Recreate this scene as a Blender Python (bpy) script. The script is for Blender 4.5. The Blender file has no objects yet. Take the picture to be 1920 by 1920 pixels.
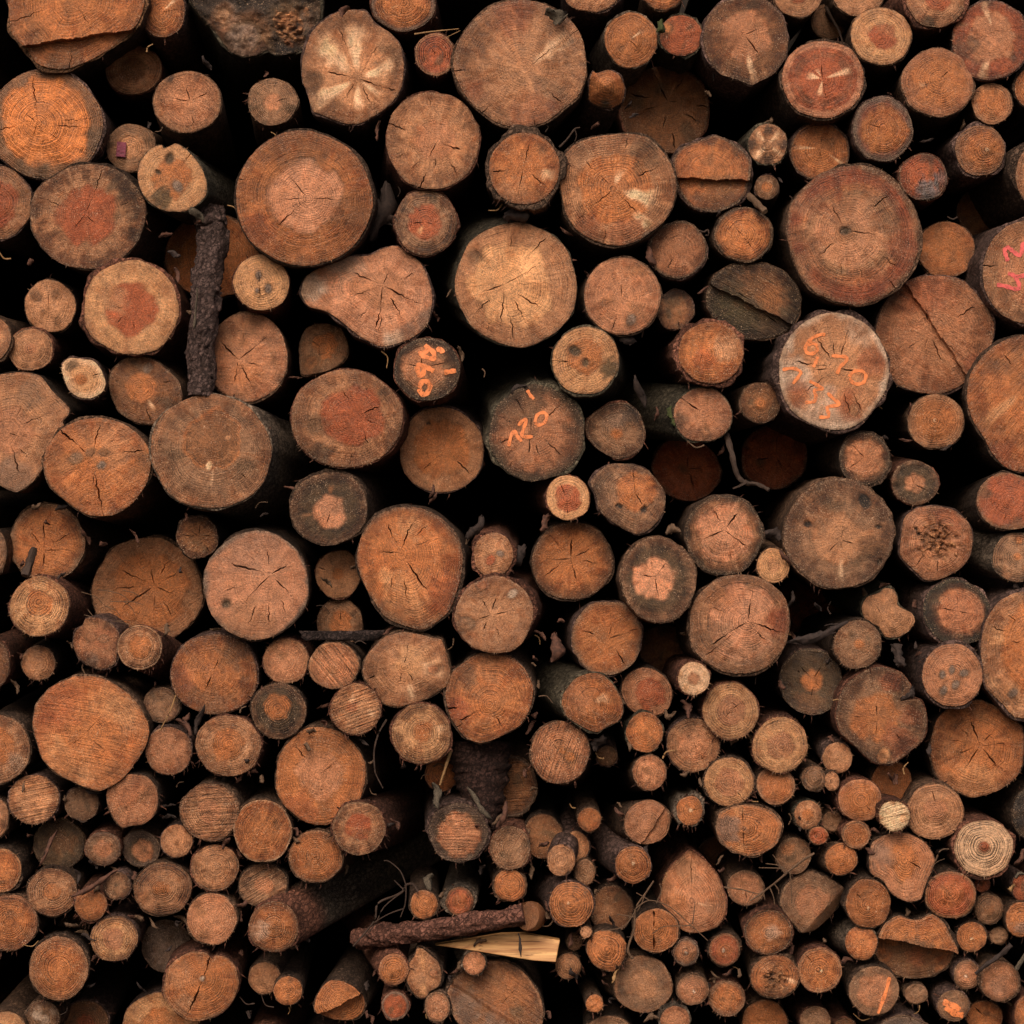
import bpy, bmesh, math, random
import numpy as np
from mathutils import Vector
from mathutils import noise as mnoise

# ------------------------------------------------------------------ camera, sky, sun, exposure
C = bpy.context.scene
S = 1.0 / 600.0          # metres per photograph pixel on the front plane of the pile
CAM_D = 10.0             # camera distance from that plane
ZC = 1.75                # height of the picture's middle above the ground
cam = bpy.data.cameras.new('camera')
cam_o = bpy.data.objects.new('camera', cam)
C.collection.objects.link(cam_o)
cam_o.location = (0, -CAM_D, ZC)
cam_o.rotation_euler = (math.radians(90), 0, 0)
cam.sensor_width = 36
cam.lens = 36 * CAM_D / (1920 * S)
cam.clip_end = 200
C.camera = cam_o

SUN_EL, SUN_AZ = 42.0, 192.0      # degrees; the sun stands behind the camera, high, under thin cloud
w = bpy.data.worlds.new('World'); C.world = w
w.use_nodes = True
wt = w.node_tree
bg = wt.nodes['Background']
sky = wt.nodes.new('ShaderNodeTexSky')
sky.sky_type = 'NISHITA'
sky.sun_disc = False
sky.sun_elevation = math.radians(SUN_EL)
sky.sun_rotation = math.radians(SUN_AZ)
sky.dust_density = 6.0
sky.air_density = 1.0
sky.ozone_density = 0.5
wt.links.new(sky.outputs[0], bg.inputs[0])
bg.inputs[1].default_value = 0.055
sun = bpy.data.lights.new('sun', 'SUN')
sun.energy = 1.4
sun.angle = math.radians(40)
sun.color = (1.0, 0.87, 0.72)
sun_o = bpy.data.objects.new('sun', sun)
C.collection.objects.link(sun_o)
el, az = math.radians(SUN_EL), math.radians(SUN_AZ)
sd = Vector((math.sin(az) * math.cos(el), math.cos(az) * math.cos(el), math.sin(el)))
sun_o.rotation_euler = (-sd).to_track_quat('-Z', 'Y').to_euler()
C.view_settings.view_transform = 'Standard'
C.view_settings.look = 'None'
C.view_settings.gamma = 1
C.view_settings.exposure = 0.64
C.render.engine = 'CYCLES'
C.cycles.max_bounces = 6
C.cycles.diffuse_bounces = 5
C.cycles.transparent_max_bounces = 8

# ------------------------------------------------------------------ helpers
rnd = random.Random(11)

def lin(c):
    return tuple(((v / 255.0) / 12.92 if v / 255.0 <= 0.04045 else ((v / 255.0 + 0.055) / 1.055) ** 2.4) for v in c)

PAL = {k: np.array(lin(v)) for k, v in {
    'T': (196, 136, 95), 'P': (195, 129, 90), 'O': (192, 117, 67), 'R': (176, 92, 55),
    'Y': (222, 160, 110), 'B': (142, 92, 57), 'G': (160, 115, 83), 'D': (96, 72, 49),
    'K': (50, 36, 26), 'W': (230, 196, 170), 'V': (136, 110, 94), 'M': (72, 62, 38),
    'X': (255, 202, 158), 'S': (112, 108, 108), 'F': (224, 132, 70), 'C': (222, 150, 110)}.items()}

def P3(px, py, d=0.0):
    """the point seen at photograph pixel (px, py), d metres behind the pile's front plane"""
    k = S * (CAM_D + d) / CAM_D
    return Vector(((px - 960) * k, d, ZC - (py - 960) * k))

def link(name, me, mat, parent=None, loc=None):
    o = bpy.data.objects.new(name, me)
    C.collection.objects.link(o)
    if mat is not None:
        me.materials.append(mat)
    if parent is not None:
        o.parent = parent
    if loc is not None:
        o.location = loc
    return o

def thing(name, label, cat, loc, group=None):
    o = bpy.data.objects.new(name, None)
    C.collection.objects.link(o)
    o.location = loc
    o.empty_display_size = 0.05
    o['label'] = label
    o['category'] = cat
    if group:
        o['group'] = group
    return o

def tag(o, label, cat, group=None):
    o['label'] = label
    o['category'] = cat
    if group:
        o['group'] = group
    return o

def mesh(name, V, F, smooth=True, tint=None, vecs=None, mats=None):
    me = bpy.data.meshes.new(name)
    me.from_pydata([tuple(v) for v in V], [], F)
    if smooth:
        me.polygons.foreach_set('use_smooth', [True] * len(me.polygons))
    if tint is not None:
        a = me.attributes.new('tint', 'FLOAT_COLOR', 'POINT')
        c = np.ones((len(V), 4)); c[:, :3] = tint
        a.data.foreach_set('color', c.ravel().astype(np.float32))
    for k, arr in (vecs or {}).items():
        a = me.attributes.new(k, 'FLOAT_VECTOR', 'POINT')
        a.data.foreach_set('vector', np.asarray(arr, np.float32).ravel())
    me.update()
    return me

def sn(x, z, seed, freq, n=7):
    """smooth pseudo-random field, about -1..1"""
    r = np.random.RandomState(int(seed) % 100000)
    v = np.zeros_like(x, dtype=float)
    for i in range(n):
        a = r.uniform(0, 2 * math.pi); f = freq * r.uniform(0.5, 1.9)
        v += np.sin((x * math.cos(a) + z * math.sin(a)) * f + r.uniform(0, 6.28))
    return v / (n ** 0.5) * 0.8

def sstep(a, b, x):
    t = np.clip((x - a) / (b - a), 0, 1)
    return t * t * (3 - 2 * t)

# ------------------------------------------------------------------ materials
class NT:
    """short-hand for building shader nodes"""
    def __init__(self, name):
        self.m = bpy.data.materials.new(name)
        self.m.use_nodes = True
        self.t = self.m.node_tree
        self.b = self.t.nodes['Principled BSDF']
    def n(self, kind, **kw):
        nd = self.t.nodes.new(kind)
        for k, v in kw.items():
            setattr(nd, k, v)
        return nd
    def put(self, sock, v):
        if hasattr(v, 'node'):
            self.t.links.new(v, sock)
        elif v is not None:
            sock.default_value = v
    def math(self, op, a, b=None, c=None, clamp=False):
        nd = self.n('ShaderNodeMath', operation=op, use_clamp=clamp)
        for i, v in enumerate((a, b, c)):
            if v is not None:
                self.put(nd.inputs[i], v)
        return nd.outputs[0]
    def vmath(self, op, a, b=None):
        nd = self.n('ShaderNodeVectorMath', operation=op)
        self.put(nd.inputs[0], a)
        if b is not None:
            self.put(nd.inputs[1], b)
        return nd.outputs[0]
    def xyz(self, x, y, z):
        nd = self.n('ShaderNodeCombineXYZ')
        for i, v in enumerate((x, y, z)):
            self.put(nd.inputs[i], v)
        return nd.outputs[0]
    def sep(self, v):
        nd = self.n('ShaderNodeSeparateXYZ'); self.put(nd.inputs[0], v)
        return nd.outputs
    def attr(self, name):
        return self.n('ShaderNodeAttribute', attribute_name=name)
    def noise(self, vec, scale, detail=3.0, rough=0.55, dist=0.0):
        nd = self.n('ShaderNodeTexNoise')
        self.put(nd.inputs['Vector'], vec); self.put(nd.inputs['Scale'], scale)
        nd.inputs['Detail'].default_value = detail
        nd.inputs['Roughness'].default_value = rough
        nd.inputs['Distortion'].default_value = dist
        return nd.outputs[0]
    def ramp(self, v, a, b, lo=0.0, hi=1.0, smooth=True):
        nd = self.n('ShaderNodeMapRange', interpolation_type='SMOOTHSTEP' if smooth else 'LINEAR')
        self.put(nd.inputs[0], v)
        for i, q in zip((1, 2, 3, 4), (a, b, lo, hi)):
            self.put(nd.inputs[i], q)
        return nd.outputs[0]
    def mix(self, f, a, b, blend='MIX'):
        nd = self.n('ShaderNodeMix', data_type='RGBA', blend_type=blend)
        self.put(nd.inputs[0], f)
        self.put(nd.inputs[6], a if hasattr(a, 'node') else (*a, 1)[:4])
        self.put(nd.inputs[7], b if hasattr(b, 'node') else (*b, 1)[:4])
        return nd.outputs[2]
    def scale(self, col, f):
        nd = self.n('ShaderNodeVectorMath', operation='SCALE')
        self.put(nd.inputs[0], col); self.put(nd.inputs[3], f)
        return nd.outputs[0]
    def bump(self, h, strength, dist, normal=None):
        nd = self.n('ShaderNodeBump')
        nd.inputs['Strength'].default_value = strength
        nd.inputs['Distance'].default_value = dist
        self.put(nd.inputs['Height'], h)
        if normal is not None:
            self.put(nd.inputs['Normal'], normal)
        return nd.outputs[0]

def make_cut_wood():
    k = NT('cut_wood')
    tint = k.attr('tint').outputs['Color']
    pol = k.sep(k.attr('pol').outputs['Vector'])          # rho, seed, speckle
    l1 = k.sep(k.attr('grain').outputs['Vector'])         # ring count, ring contrast, saw marks
    l2 = k.sep(k.attr('wear').outputs['Vector'])          # saw direction, dirt
    rad = k.attr('radial').outputs['Vector']              # cos, sin, rho
    rho, seed, speck = pol[0], pol[1], pol[2]
    oc = k.n('ShaderNodeTexCoord').outputs['Object']
    v = k.vmath('ADD', oc, k.xyz(k.math('MULTIPLY', seed, 13.7), 0.0, k.math('MULTIPLY', seed, 7.3)))
    o = k.sep(oc)
    n_lo = k.noise(v, 9.0, 5.0, 0.6)
    n_mid = k.noise(v, 42.0, 4.0, 0.6)
    n_hi = k.noise(v, 190.0, 3.0, 0.65)
    n_sp = k.noise(v, 430.0, 2.0, 0.6)
    # annual rings
    ph = k.math('MULTIPLY', rho, l1[0])
    n1 = k.noise(k.xyz(k.math('MULTIPLY', ph, 0.33), seed, 0.0), 1.0, 2.0)
    ph = k.math('ADD', ph, k.math('MULTIPLY', n1, 3.4))
    ph = k.math('ADD', ph, k.math('MULTIPLY', n_lo, 1.3))
    ph = k.math('ADD', ph, k.math('MULTIPLY', n_mid, 0.5))
    fr = k.math('FRACT', ph)
    late = k.math('POWER', fr, 2.2)
    late = k.math('MULTIPLY', late, k.ramp(fr, 1.0, 0.86))
    vis = k.ramp(k.noise(v, 17.0, 2.0), 0.36, 0.6, 0.25, 1.0)
    rings = k.math('MULTIPLY', k.math('MULTIPLY', late, l1[1]), vis)
    # saw marks
    s = k.math('ADD', k.math('MULTIPLY', o[0], l2[0]), k.math('MULTIPLY', o[2], l2[1]))
    t = k.math('SUBTRACT', k.math('MULTIPLY', o[2], l2[0]), k.math('MULTIPLY', o[0], l2[1]))
    s = k.math('ADD', s, k.math('MULTIPLY', k.math('MULTIPLY', t, t), 0.35))
    sawn = k.noise(k.xyz(k.math('MULTIPLY', s, 190.0), k.math('MULTIPLY', t, 9.0), seed), 1.0, 2.0, 0.6)
    saw = k.math('MULTIPLY', k.math('SUBTRACT', sawn, 0.5), l1[2])
    # fibres that run out from the pith
    rv = k.vmath('MULTIPLY', rad, (11.0, 11.0, 2.2))
    rv = k.vmath('ADD', rv, k.xyz(seed, k.math('MULTIPLY', seed, 3.1), 0.0))
    n_rad = k.noise(rv, 1.0, 4.0, 0.65)
    rv2 = k.vmath('MULTIPLY', rad, (34.0, 34.0, 5.0))
    n_rad2 = k.noise(k.vmath('ADD', rv2, k.xyz(seed, 0.0, seed)), 1.0, 2.0, 0.6)
    # brightness
    f = k.math('ADD', 1.0, k.math('MULTIPLY', k.math('SUBTRACT', n_hi, 0.5), 1.35))
    f = k.math('ADD', f, k.math('MULTIPLY', k.math('SUBTRACT', n_mid, 0.5), 0.95))
    f = k.math('ADD', f, k.math('MULTIPLY', k.math('SUBTRACT', n_rad, 0.5), 0.9))
    f = k.math('ADD', f, k.math('MULTIPLY', k.math('SUBTRACT', n_rad2, 0.5), 0.75))
    f = k.math('ADD', f, k.math('MULTIPLY', saw, 2.3))
    f = k.math('SUBTRACT', f, k.math('MULTIPLY', rings, 1.0))
    f = k.math('ADD', f, k.math('MULTIPLY', k.math('SUBTRACT', n_sp, 0.5), k.math('MULTIPLY', speck, 1.6)))
    col = k.scale(tint, k.math('MAXIMUM', f, 0.12))
    # redder and yellower regions
    tidy = k.ramp(l2[2], 0.2, 0.6, 0.4, 1.0)
    red = k.ramp(k.noise(v, 13.0, 4.0, 0.6, 0.4), 0.42, 0.72)
    col = k.mix(k.math('MULTIPLY', k.math('MULTIPLY', red, 0.6), tidy), col, (0.94, 0.77, 0.62), 'MULTIPLY')
    pal = k.ramp(k.noise(v, 11.0, 5.0, 0.62, 0.6), 0.5, 0.7)
    col = k.mix(k.math('MULTIPLY', k.math('MULTIPLY', pal, 0.95), tidy), col, (1.34, 1.33, 1.34), 'MULTIPLY')
    sect = k.noise(k.vmath('ADD', k.vmath('MULTIPLY', rad, (3.4, 3.4, 1.6)), k.xyz(seed, seed, 0.0)), 1.0, 4.0, 0.6)
    sect = k.math('ADD', sect, k.math('MULTIPLY', k.math('SUBTRACT', n_mid, 0.5), 0.5))
    sm = k.math('MULTIPLY', k.ramp(sect, 0.5, 0.66), k.ramp(rho, 0.15, 0.6))
    col = k.mix(k.math('MULTIPLY', k.math('MULTIPLY', sm, 0.85), tidy), col, (0.64, 0.51, 0.40), 'MULTIPLY')
    # dirt and weathering, heavier on the sapwood
    dm = k.math('ADD', k.math('MULTIPLY', k.noise(v, 20.0, 6.0, 0.68), 0.75), k.math('MULTIPLY', n_rad, 0.45))
    dm = k.math('ADD', dm, k.ramp(rho, 0.3, 1.0, -0.17, 0.13))
    dm = k.math('MULTIPLY', k.ramp(dm, 0.54, 0.74), l2[2])
    col = k.mix(dm, col, (0.34, 0.28, 0.23), 'MULTIPLY')
    # mould specks
    ms = k.math('MULTIPLY', k.ramp(k.noise(v, 120.0, 4.0, 0.75), 0.60, 0.70), k.math('MULTIPLY', l2[2], 0.75))
    col = k.mix(ms, col, (0.22, 0.19, 0.16), 'MULTIPLY')
    # pale torn fibres and resin grains, plus glints painted into the colour
    sp = k.math('MULTIPLY', k.ramp(k.noise(v, 300.0, 2.0, 0.7), 0.59, 0.71), speck)
    sp = k.math('MULTIPLY', sp, k.ramp(k.noise(v, 15.0, 3.0), 0.42, 0.6, 0.12, 1.0))
    col = k.mix(k.math('MULTIPLY', sp, 0.85), col, (0.95, 0.62, 0.40))
    # torn fibres along the edge of the cut
    fz = k.math('MULTIPLY', k.ramp(rho, 0.90, 0.985), k.ramp(k.noise(v, 230.0, 3.0, 0.7), 0.50, 0.66))
    col = k.mix(k.math('MULTIPLY', fz, 0.55), col, (0.66, 0.44, 0.28))
    dk = k.math('MULTIPLY', k.ramp(rho, 0.93, 1.0), k.ramp(n_mid, 0.62, 0.42))
    col = k.mix(k.math('MULTIPLY', dk, 0.6), col, (0.34, 0.27, 0.21), 'MULTIPLY')
    k.put(k.b.inputs['Base Color'], col)
    k.put(k.b.inputs['Roughness'], k.ramp(n_mid, 0.3, 0.7, 0.36, 0.72))
    k.b.inputs['Specular IOR Level'].default_value = 0.5
    h = k.math('ADD', k.math('MULTIPLY', n_hi, 0.9), k.math('MULTIPLY', n_sp, k.math('MULTIPLY', speck, 1.0)))
    h = k.math('ADD', h, k.math('MULTIPLY', saw, 2.4))
    h = k.math('SUBTRACT', h, k.math('MULTIPLY', rings, 0.8))
    h = k.math('ADD', h, k.math('MULTIPLY', n_mid, 1.2))
    k.put(k.b.inputs['Normal'], k.bump(h, 1.0, 0.0042))
    return k.m

def make_bark():
    k = NT('bark')
    tint = k.attr('tint').outputs['Color']
    oc = k.n('ShaderNodeTexCoord').outputs['Object']
    info = k.n('ShaderNodeObjectInfo')
    v = k.vmath('ADD', oc, k.xyz(k.math('MULTIPLY', info.outputs['Random'], 31.0), 0.0, 0.0))
    vs = k.vmath('MULTIPLY', v, (1.0, 0.45, 1.0))
    n1 = k.noise(vs, 34.0, 5.0, 0.65, 0.6)
    n2 = k.noise(v, 160.0, 4.0, 0.7)
    vo = k.n('ShaderNodeTexVoronoi', feature='DISTANCE_TO_EDGE')
    k.put(vo.inputs['Vector'], k.vmath('ADD', vs, k.scale(k.xyz(n1, n2, n1), 0.05)))
    vo.inputs['Scale'].default_value = 58.0
    plate = k.ramp(vo.outputs['Distance'], 0.0, 0.16)
    f = k.math('ADD', 0.05, k.math('MULTIPLY', n1, 1.5))
    f = k.math('MULTIPLY', f, k.ramp(plate, 0.0, 1.0, 0.42, 1.0))
    f = k.math('MULTIPLY', f, k.ramp(n2, 0.25, 0.8, 0.5, 1.5))
    col = k.scale(tint, f)
    lich = k.math('MULTIPLY', k.ramp(k.noise(v, 60.0, 5.0, 0.7), 0.62, 0.72), 0.25)
    col = k.mix(lich, col, (0.17, 0.15, 0.11))
    k.put(k.b.inputs['Base Color'], col)
    k.b.inputs['Roughness'].default_value = 0.85
    k.b.inputs['Specular IOR Level'].default_value = 0.22
    h = k.math('ADD', k.math('MULTIPLY', plate, 0.7), k.math('ADD', n1, k.math('MULTIPLY', n2, 0.5)))
    k.put(k.b.inputs['Normal'], k.bump(h, 0.9, 0.006))
    return k.m

def make_paint(name, rgb):
    k = NT(name)
    oc = k.n('ShaderNodeTexCoord').outputs['Object']
    n = k.noise(oc, 210.0, 4.0, 0.7)
    m = k.noise(oc, 45.0, 3.0, 0.6)
    k.put(k.b.inputs['Base Color'], k.mix(k.ramp(m, 0.3, 0.7), tuple(c * 0.72 for c in lin(rgb)), lin(rgb)))
    k.b.inputs['Roughness'].default_value = 0.6
    a = k.math('ADD', k.math('MULTIPLY', n, 0.7), k.math('MULTIPLY', m, 0.5))
    k.put(k.b.inputs['Alpha'], k.ramp(a, 0.36, 0.60))
    return k.m

def make_plain(name, rgb, var=0.6, rough=0.85, sc=70.0, rgb2=None):
    k = NT(name)
    oc = k.n('ShaderNodeTexCoord').outputs['Object']
    info = k.n('ShaderNodeObjectInfo')
    v = k.vmath('ADD', oc, k.xyz(k.math('MULTIPLY', info.outputs['Random'], 17.0), 0.0, 0.0))
    n = k.noise(v, sc, 5.0, 0.65)
    a = lin(rgb); b2 = lin(rgb2) if rgb2 else tuple(c * (1 - var) for c in a)
    k.put(k.b.inputs['Base Color'], k.mix(k.ramp(n, 0.3, 0.7), b2, a))
    k.b.inputs['Roughness'].default_value = rough
    k.put(k.b.inputs['Normal'], k.bump(n, 0.6, 0.004))
    return k.m

def make_split_wood():
    k = NT('split_wood')
    oc = k.n('ShaderNodeTexCoord').outputs['Object']
    v = k.vmath('MULTIPLY', oc, (5.0, 60.0, 60.0))
    n = k.noise(v, 1.0, 5.0, 0.6, 0.5)
    n2 = k.noise(k.vmath('MULTIPLY', oc, (7.0, 90.0, 110.0)), 1.0, 3.0, 0.6, 0.8)
    c = k.mix(k.ramp(n, 0.3, 0.7), lin((160, 104, 58)), lin((228, 174, 112)))
    c = k.mix(k.ramp(n2, 0.60, 0.66), c, lin((112, 70, 34)))
    k.put(k.b.inputs['Base Color'], c)
    k.b.inputs['Roughness'].default_value = 0.6
    k.put(k.b.inputs['Normal'], k.bump(n, 0.5, 0.004))
    return k.m

M_WOOD = make_cut_wood()
M_BARK = make_bark()
M_ORANGE = make_paint('orange_paint', (255, 146, 84))
M_PINK = make_paint('pink_paint', (242, 104, 98))
M_TAG = make_plain('tag_plastic', (150, 62, 84), 0.5, 0.5, 160.0)
M_TAGMARK = make_plain('tag_ink', (70, 26, 44), 0.2)
M_SPLIT = make_split_wood()
M_FLAKE = make_plain('bark_flake', (104, 66, 50), 0.6, 0.85, 90.0)
M_FLAKE_G = make_plain('grey_flake', (104, 90, 74), 0.7, 0.9, 260.0)
M_FLAKE_D = make_plain('dark_flake', (62, 46, 40), 0.6, 0.85, 90.0)
M_TWIG = make_plain('twig', (112, 84, 62), 0.5, 0.8, 150.0)
M_TWIG_D = make_plain('dark_twig', (70, 50, 38), 0.5, 0.8, 150.0)
M_NEEDLE = make_plain('dry_needle', (170, 128, 82), 0.4, 0.7, 150.0)
M_MOSS = make_plain('moss', (74, 80, 40), 0.6, 0.95, 220.0)
M_SOIL = make_plain('soil', (44, 34, 26), 0.6, 0.95, 12.0)

# ------------------------------------------------------------------ setting
def sheet(name, x0, x1, y0, y1, z, n=40):
    V, F = [], []
    for j in range(n + 1):
        for i in range(n + 1):
            x = x0 + (x1 - x0) * i / n; y = y0 + (y1 - y0) * j / n
            V.append((x, y, z + 0.03 * math.sin(x * 1.7 + y) + 0.02 * math.sin(y * 2.3 - x * 0.6)))
    for j in range(n):
        for i in range(n):
            a = j * (n + 1) + i
            F.append((a, a + 1, a + n + 2, a + n + 1))
    o = link(name, mesh(name, V, F), M_SOIL)
    o['kind'] = 'structure'
    return o
sheet('ground', -40, 40, -30, 50, -0.42)
def build_backing():  # added unseen bank close behind the logs, shuts sky light out of the gaps
    V, F = [], []
    n = 40
    for j in range(n + 1):
        for i in range(n + 1):
            x = -30 + 60 * i / n; t = j / n
            V.append((x, 2.3 + 1.1 * max(0, t - .6) ** 2 + 0.06 * math.sin(x * 0.9 + 4 * t), -0.6 + 5.5 * t + 0.1 * math.sin(x * 1.3)))
    for j in range(n):
        for i in range(n):
            a = j * (n + 1) + i
            F.append((a, a + 1, a + n + 2, a + n + 1))
    o = link('added_backing', mesh('added_backing', V, F), M_SOIL)
    o['kind'] = 'structure'
build_backing()

# ------------------------------------------------------------------ logs
def outline_pts(e, n, seed):
    """n points (px, relative to the log's centre, y up), counter-clockwise"""
    r = np.random.RandomState(seed)
    o = e.get('o')
    if o:
        q = np.array([(a - e['x'], -(b - e['y'])) for a, b in o], float)
        if np.sum(q[:, 0] * np.roll(q[:, 1], -1) - np.roll(q[:, 0], -1) * q[:, 1]) < 0:
            q = q[::-1]
        m = len(q); dense = []
        for i in range(m):
            p0, p1, p2, p3 = q[i - 1], q[i], q[(i + 1) % m], q[(i + 2) % m]
            for t in np.linspace(0, 1, 14, endpoint=False):
                c = 0.5 * (2 * p1 + (p2 - p0) * t + (2 * p0 - 5 * p1 + 4 * p2 - p3) * t * t + (3 * p1 - p0 - 3 * p2 + p3) * t ** 3)
                l = p1 + (p2 - p1) * t
                dense.append(0.6 * c + 0.4 * l)
        dn = np.array(dense)
        i0 = int(np.argmax(dn[:, 0])); dn = np.roll(dn, -i0, axis=0)
        seg = np.linalg.norm(np.roll(dn, -1, axis=0) - dn, axis=1)
        cum = np.concatenate([[0], np.cumsum(seg)])
        tt = np.linspace(0, cum[-1], n, endpoint=False)
        ext = np.vstack([dn, dn[:1]])
        P = np.stack([np.interp(tt, cum, ext[:, 0]), np.interp(tt, cum, ext[:, 1])], 1)
        R = 0.5 * (np.ptp(P[:, 0]) + np.ptp(P[:, 1])) / 2
        th = np.arctan2(P[:, 1], P[:, 0])
        amp = 0.35
    else:
        th = np.linspace(0, 2 * math.pi, n, endpoint=False)
        a = math.radians(e.get('rot', 0))
        x = e['rx'] * np.cos(th); y = e['ry'] * np.sin(th)
        P = np.stack([x * math.cos(a) - y * math.sin(a), x * math.sin(a) + y * math.cos(a)], 1)
        R = 0.5 * (e['rx'] + e['ry'])
        amp = e.get('irr', 1.0)
    s = np.ones(n)
    for kk in range(2, 9):
        s += amp * 0.026 / kk ** 0.55 * r.uniform(-1, 1) * np.cos(kk * th + r.uniform(0, 6.28))
    for kk in (13, 19, 29):
        s += amp * 0.0035 * r.uniform(0.3, 1) * np.cos(kk * th + r.uniform(0, 6.28))
    s += r.normal(0, 0.0034, n) * (60 / max(R, 25)) ** 0.5
    return P * s[:, None], R

BARKS = {'k': (0.075, 0.044, 0.029), 'r': (0.145, 0.058, 0.036), 'g': (0.14, 0.10, 0.072),
         'm': (0.08, 0.064, 0.043), 'v': (0.12, 0.07, 0.057), 'b': (0.12, 0.066, 0.04)}

def build_log(e, idx):
    seed = 1000 + idx * 17
    r = np.random.RandomState(seed)
    d = e['d'] * (0.92 if 0.11 < e['d'] < 0.4 else 1.0)
    k = S * (CAM_D + d) / CAM_D
    cx, cy = e['x'], e['y']
    root = thing('log', e['label'], 'log', P3(cx, cy, d), 'sawn logs stacked in the pile')
    Rg = max(e['rx'], e['ry'])
    nC = int(np.clip(Rg * 1.25, 40, 150))
    nR = int(np.clip(Rg / 3.6, 9, 34))
    B, R = outline_pts(e, nC, seed)
    px, py = e.get('p', (cx + r.uniform(-.06, .06) * R, cy + r.uniform(-.06, .06) * R))
    pith = np.array([px - cx, -(py - cy)])
    rel = B - pith
    ang = np.arctan2(rel[:, 1], rel[:, 0])
    # --- cracks: (angle, rho0, rho1, width px)
    cr = e.get('c', None)
    if cr is None:
        cr = int(r.randint(0, 3)) if R > 40 else 0
    if isinstance(cr, int):
        L = []
        a0 = r.uniform(0, 360)
        for i in range(cr):
            a = a0 + 360.0 * i / max(cr, 1) + r.uniform(-22, 22)
            if r.rand() < 0.72:
                L.append((a, r.uniform(0.0, 0.06), r.uniform(0.35, 0.8), R * 0.03 + 1.2))
            else:
                L.append((a, r.uniform(0.3, 0.6), r.uniform(0.75, 1.0), R * 0.022 + 0.9))
        cr = L
    cols = [(i, 0, None) for i in range(nC)]
    used = set()
    for ci, c in enumerate(cr):
        a = math.radians(c[0])
        diff = np.abs(np.angle(np.exp(1j * (ang - a))))
        for i in np.argsort(diff):
            if not ({int(i), int(i - 1) % nC, int(i + 1) % nC} & used):
                used.add(int(i)); break
        else:
            continue
        j = next(q for q, cc in enumerate(cols) if cc[0] == i and cc[1] == 0)
        cols[j:j + 1] = [(int(i), -1, ci), (int(i), 0, ci), (int(i), 1, ci)]
    rhos = np.concatenate([[0.02], np.linspace(0, 1, nR + 1)[1:] ** 0.92])
    nCol = len(cols)
    bi = np.array([c[0] for c in cols]); side = np.array([c[1] for c in cols], float)
    cidx = np.array([-1 if c[2] is None else c[2] for c in cols])
    cB = rel[bi]
    ln = np.linalg.norm(cB, axis=1)
    perp = np.stack([-cB[:, 1], cB[:, 0]], 1) / ln[:, None]
    X = np.zeros((len(rhos), nCol)); Z = X.copy(); Y = X.copy(); CK = X.copy()
    spacing = np.linalg.norm(np.roll(rel, -1, axis=0) - rel, axis=1)
    for j, rho in enumerate(rhos):
        off = np.zeros(nCol)
        for ci, c in enumerate(cr):
            m = cidx == ci
            if not m.any():
                continue
            env = sstep(c[1] - 0.03, c[1] + 0.07, np.array(rho)) * (1 - sstep(c[2] - 0.12, c[2], np.array(rho)))
            if c[2] >= 0.99:
                env = sstep(c[1] - 0.03, c[1] + 0.07, np.array(rho))
            wd = (c[3] * 0.6 + 0.3) * (0.6 + 0.4 * math.sin(rho * 9 + ci * 2 + seed)) * env * (0.7 + 0.3 * sstep(0.0, 0.3, np.array(rho)))
            wd = min(wd, 3.0 * rho * spacing[bi[m][0]])
            cpos = int(np.where(m & (side == 0))[0][0])
            dc = (np.arange(nCol) - cpos + nCol // 2) % nCol - nCol // 2
            off += np.sign(dc) * (wd * 0.5) * np.exp(-np.maximum(np.abs(dc) - 1, 0) / 2.2) * (np.abs(dc) < 8)
            CK[j, m & (side == 0)] = env
            # wander
            wob = (math.sin(rho * 8 + ci * 3.1 + seed) + 0.8 * math.sin(rho * 31 + ci + seed * .3) + 0.7 * math.sin(rho * 57 + ci * 2)) * R * 0.011 * min(1, rho * 2.2) * (1 - max(0, rho - .9) * 10)
            ac = math.radians(c[0])
            fall = np.exp(-(np.angle(np.exp(1j * (ang[bi] - ang[bi[m][0]]))) / 0.16) ** 2)
            off += wob * fall
        X[j] = pith[0] + rho * cB[:, 0] + off * perp[:, 0]
        Z[j] = pith[1] + rho * cB[:, 1] + off * perp[:, 1]
    RH = np.repeat(rhos[:, None], nCol, 1)
    AN = np.repeat(ang[bi][None, :], len(rhos), 0)
    # --- relief, in metres (positive = away from the camera)
    tx, tz = e.get('tilt', (r.uniform(-.09, .09), r.uniform(-.07, .14)))
    Y += (X * tx + Z * tz) * k
    Y += sn(X, Z, seed + 3, 2.2 / R) * 0.0035 + sn(X, Z, seed + 4, 7.0 / R) * 0.0014
    def signed(x1, y1, x2, y2, qx, qy, XX, ZZ):
        ax, az, bx, bz = x1 - cx, -(y1 - cy), x2 - cx, -(y2 - cy)
        l = math.hypot(bx - ax, bz - az)
        f = lambda xx, zz: ((bx - ax) * (zz - az) - (bz - az) * (xx - ax)) / l
        sg = 1 if f(qx - cx, -(qy - cy)) > 0 else -1
        return f(XX, ZZ) * sg
    if e.get('rough'):
        Y += e['rough'] * np.array([[mnoise.fractal((a * 0.035, b_ * 0.035, seed), 1.0, 2.1, 4) for a, b_ in zip(ra, rb_)] for ra, rb_ in zip(X, Z)])
    for fx in e.get('fac', []):
        s_ = signed(*fx[:6], X, Z)
        Y += np.maximum(s_, 0) * fx[6] * k
    Y[-1] += 0.002
    Y0 = Y.copy()
    Y += CK * np.minimum(0.045, R * k * 0.5)
    # --- colour
    xx, zz = X, Z
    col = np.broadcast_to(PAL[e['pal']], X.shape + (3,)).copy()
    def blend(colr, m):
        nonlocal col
        col = col + (PAL[colr] - col) * np.clip(m, 0, 1)[..., None]
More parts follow.
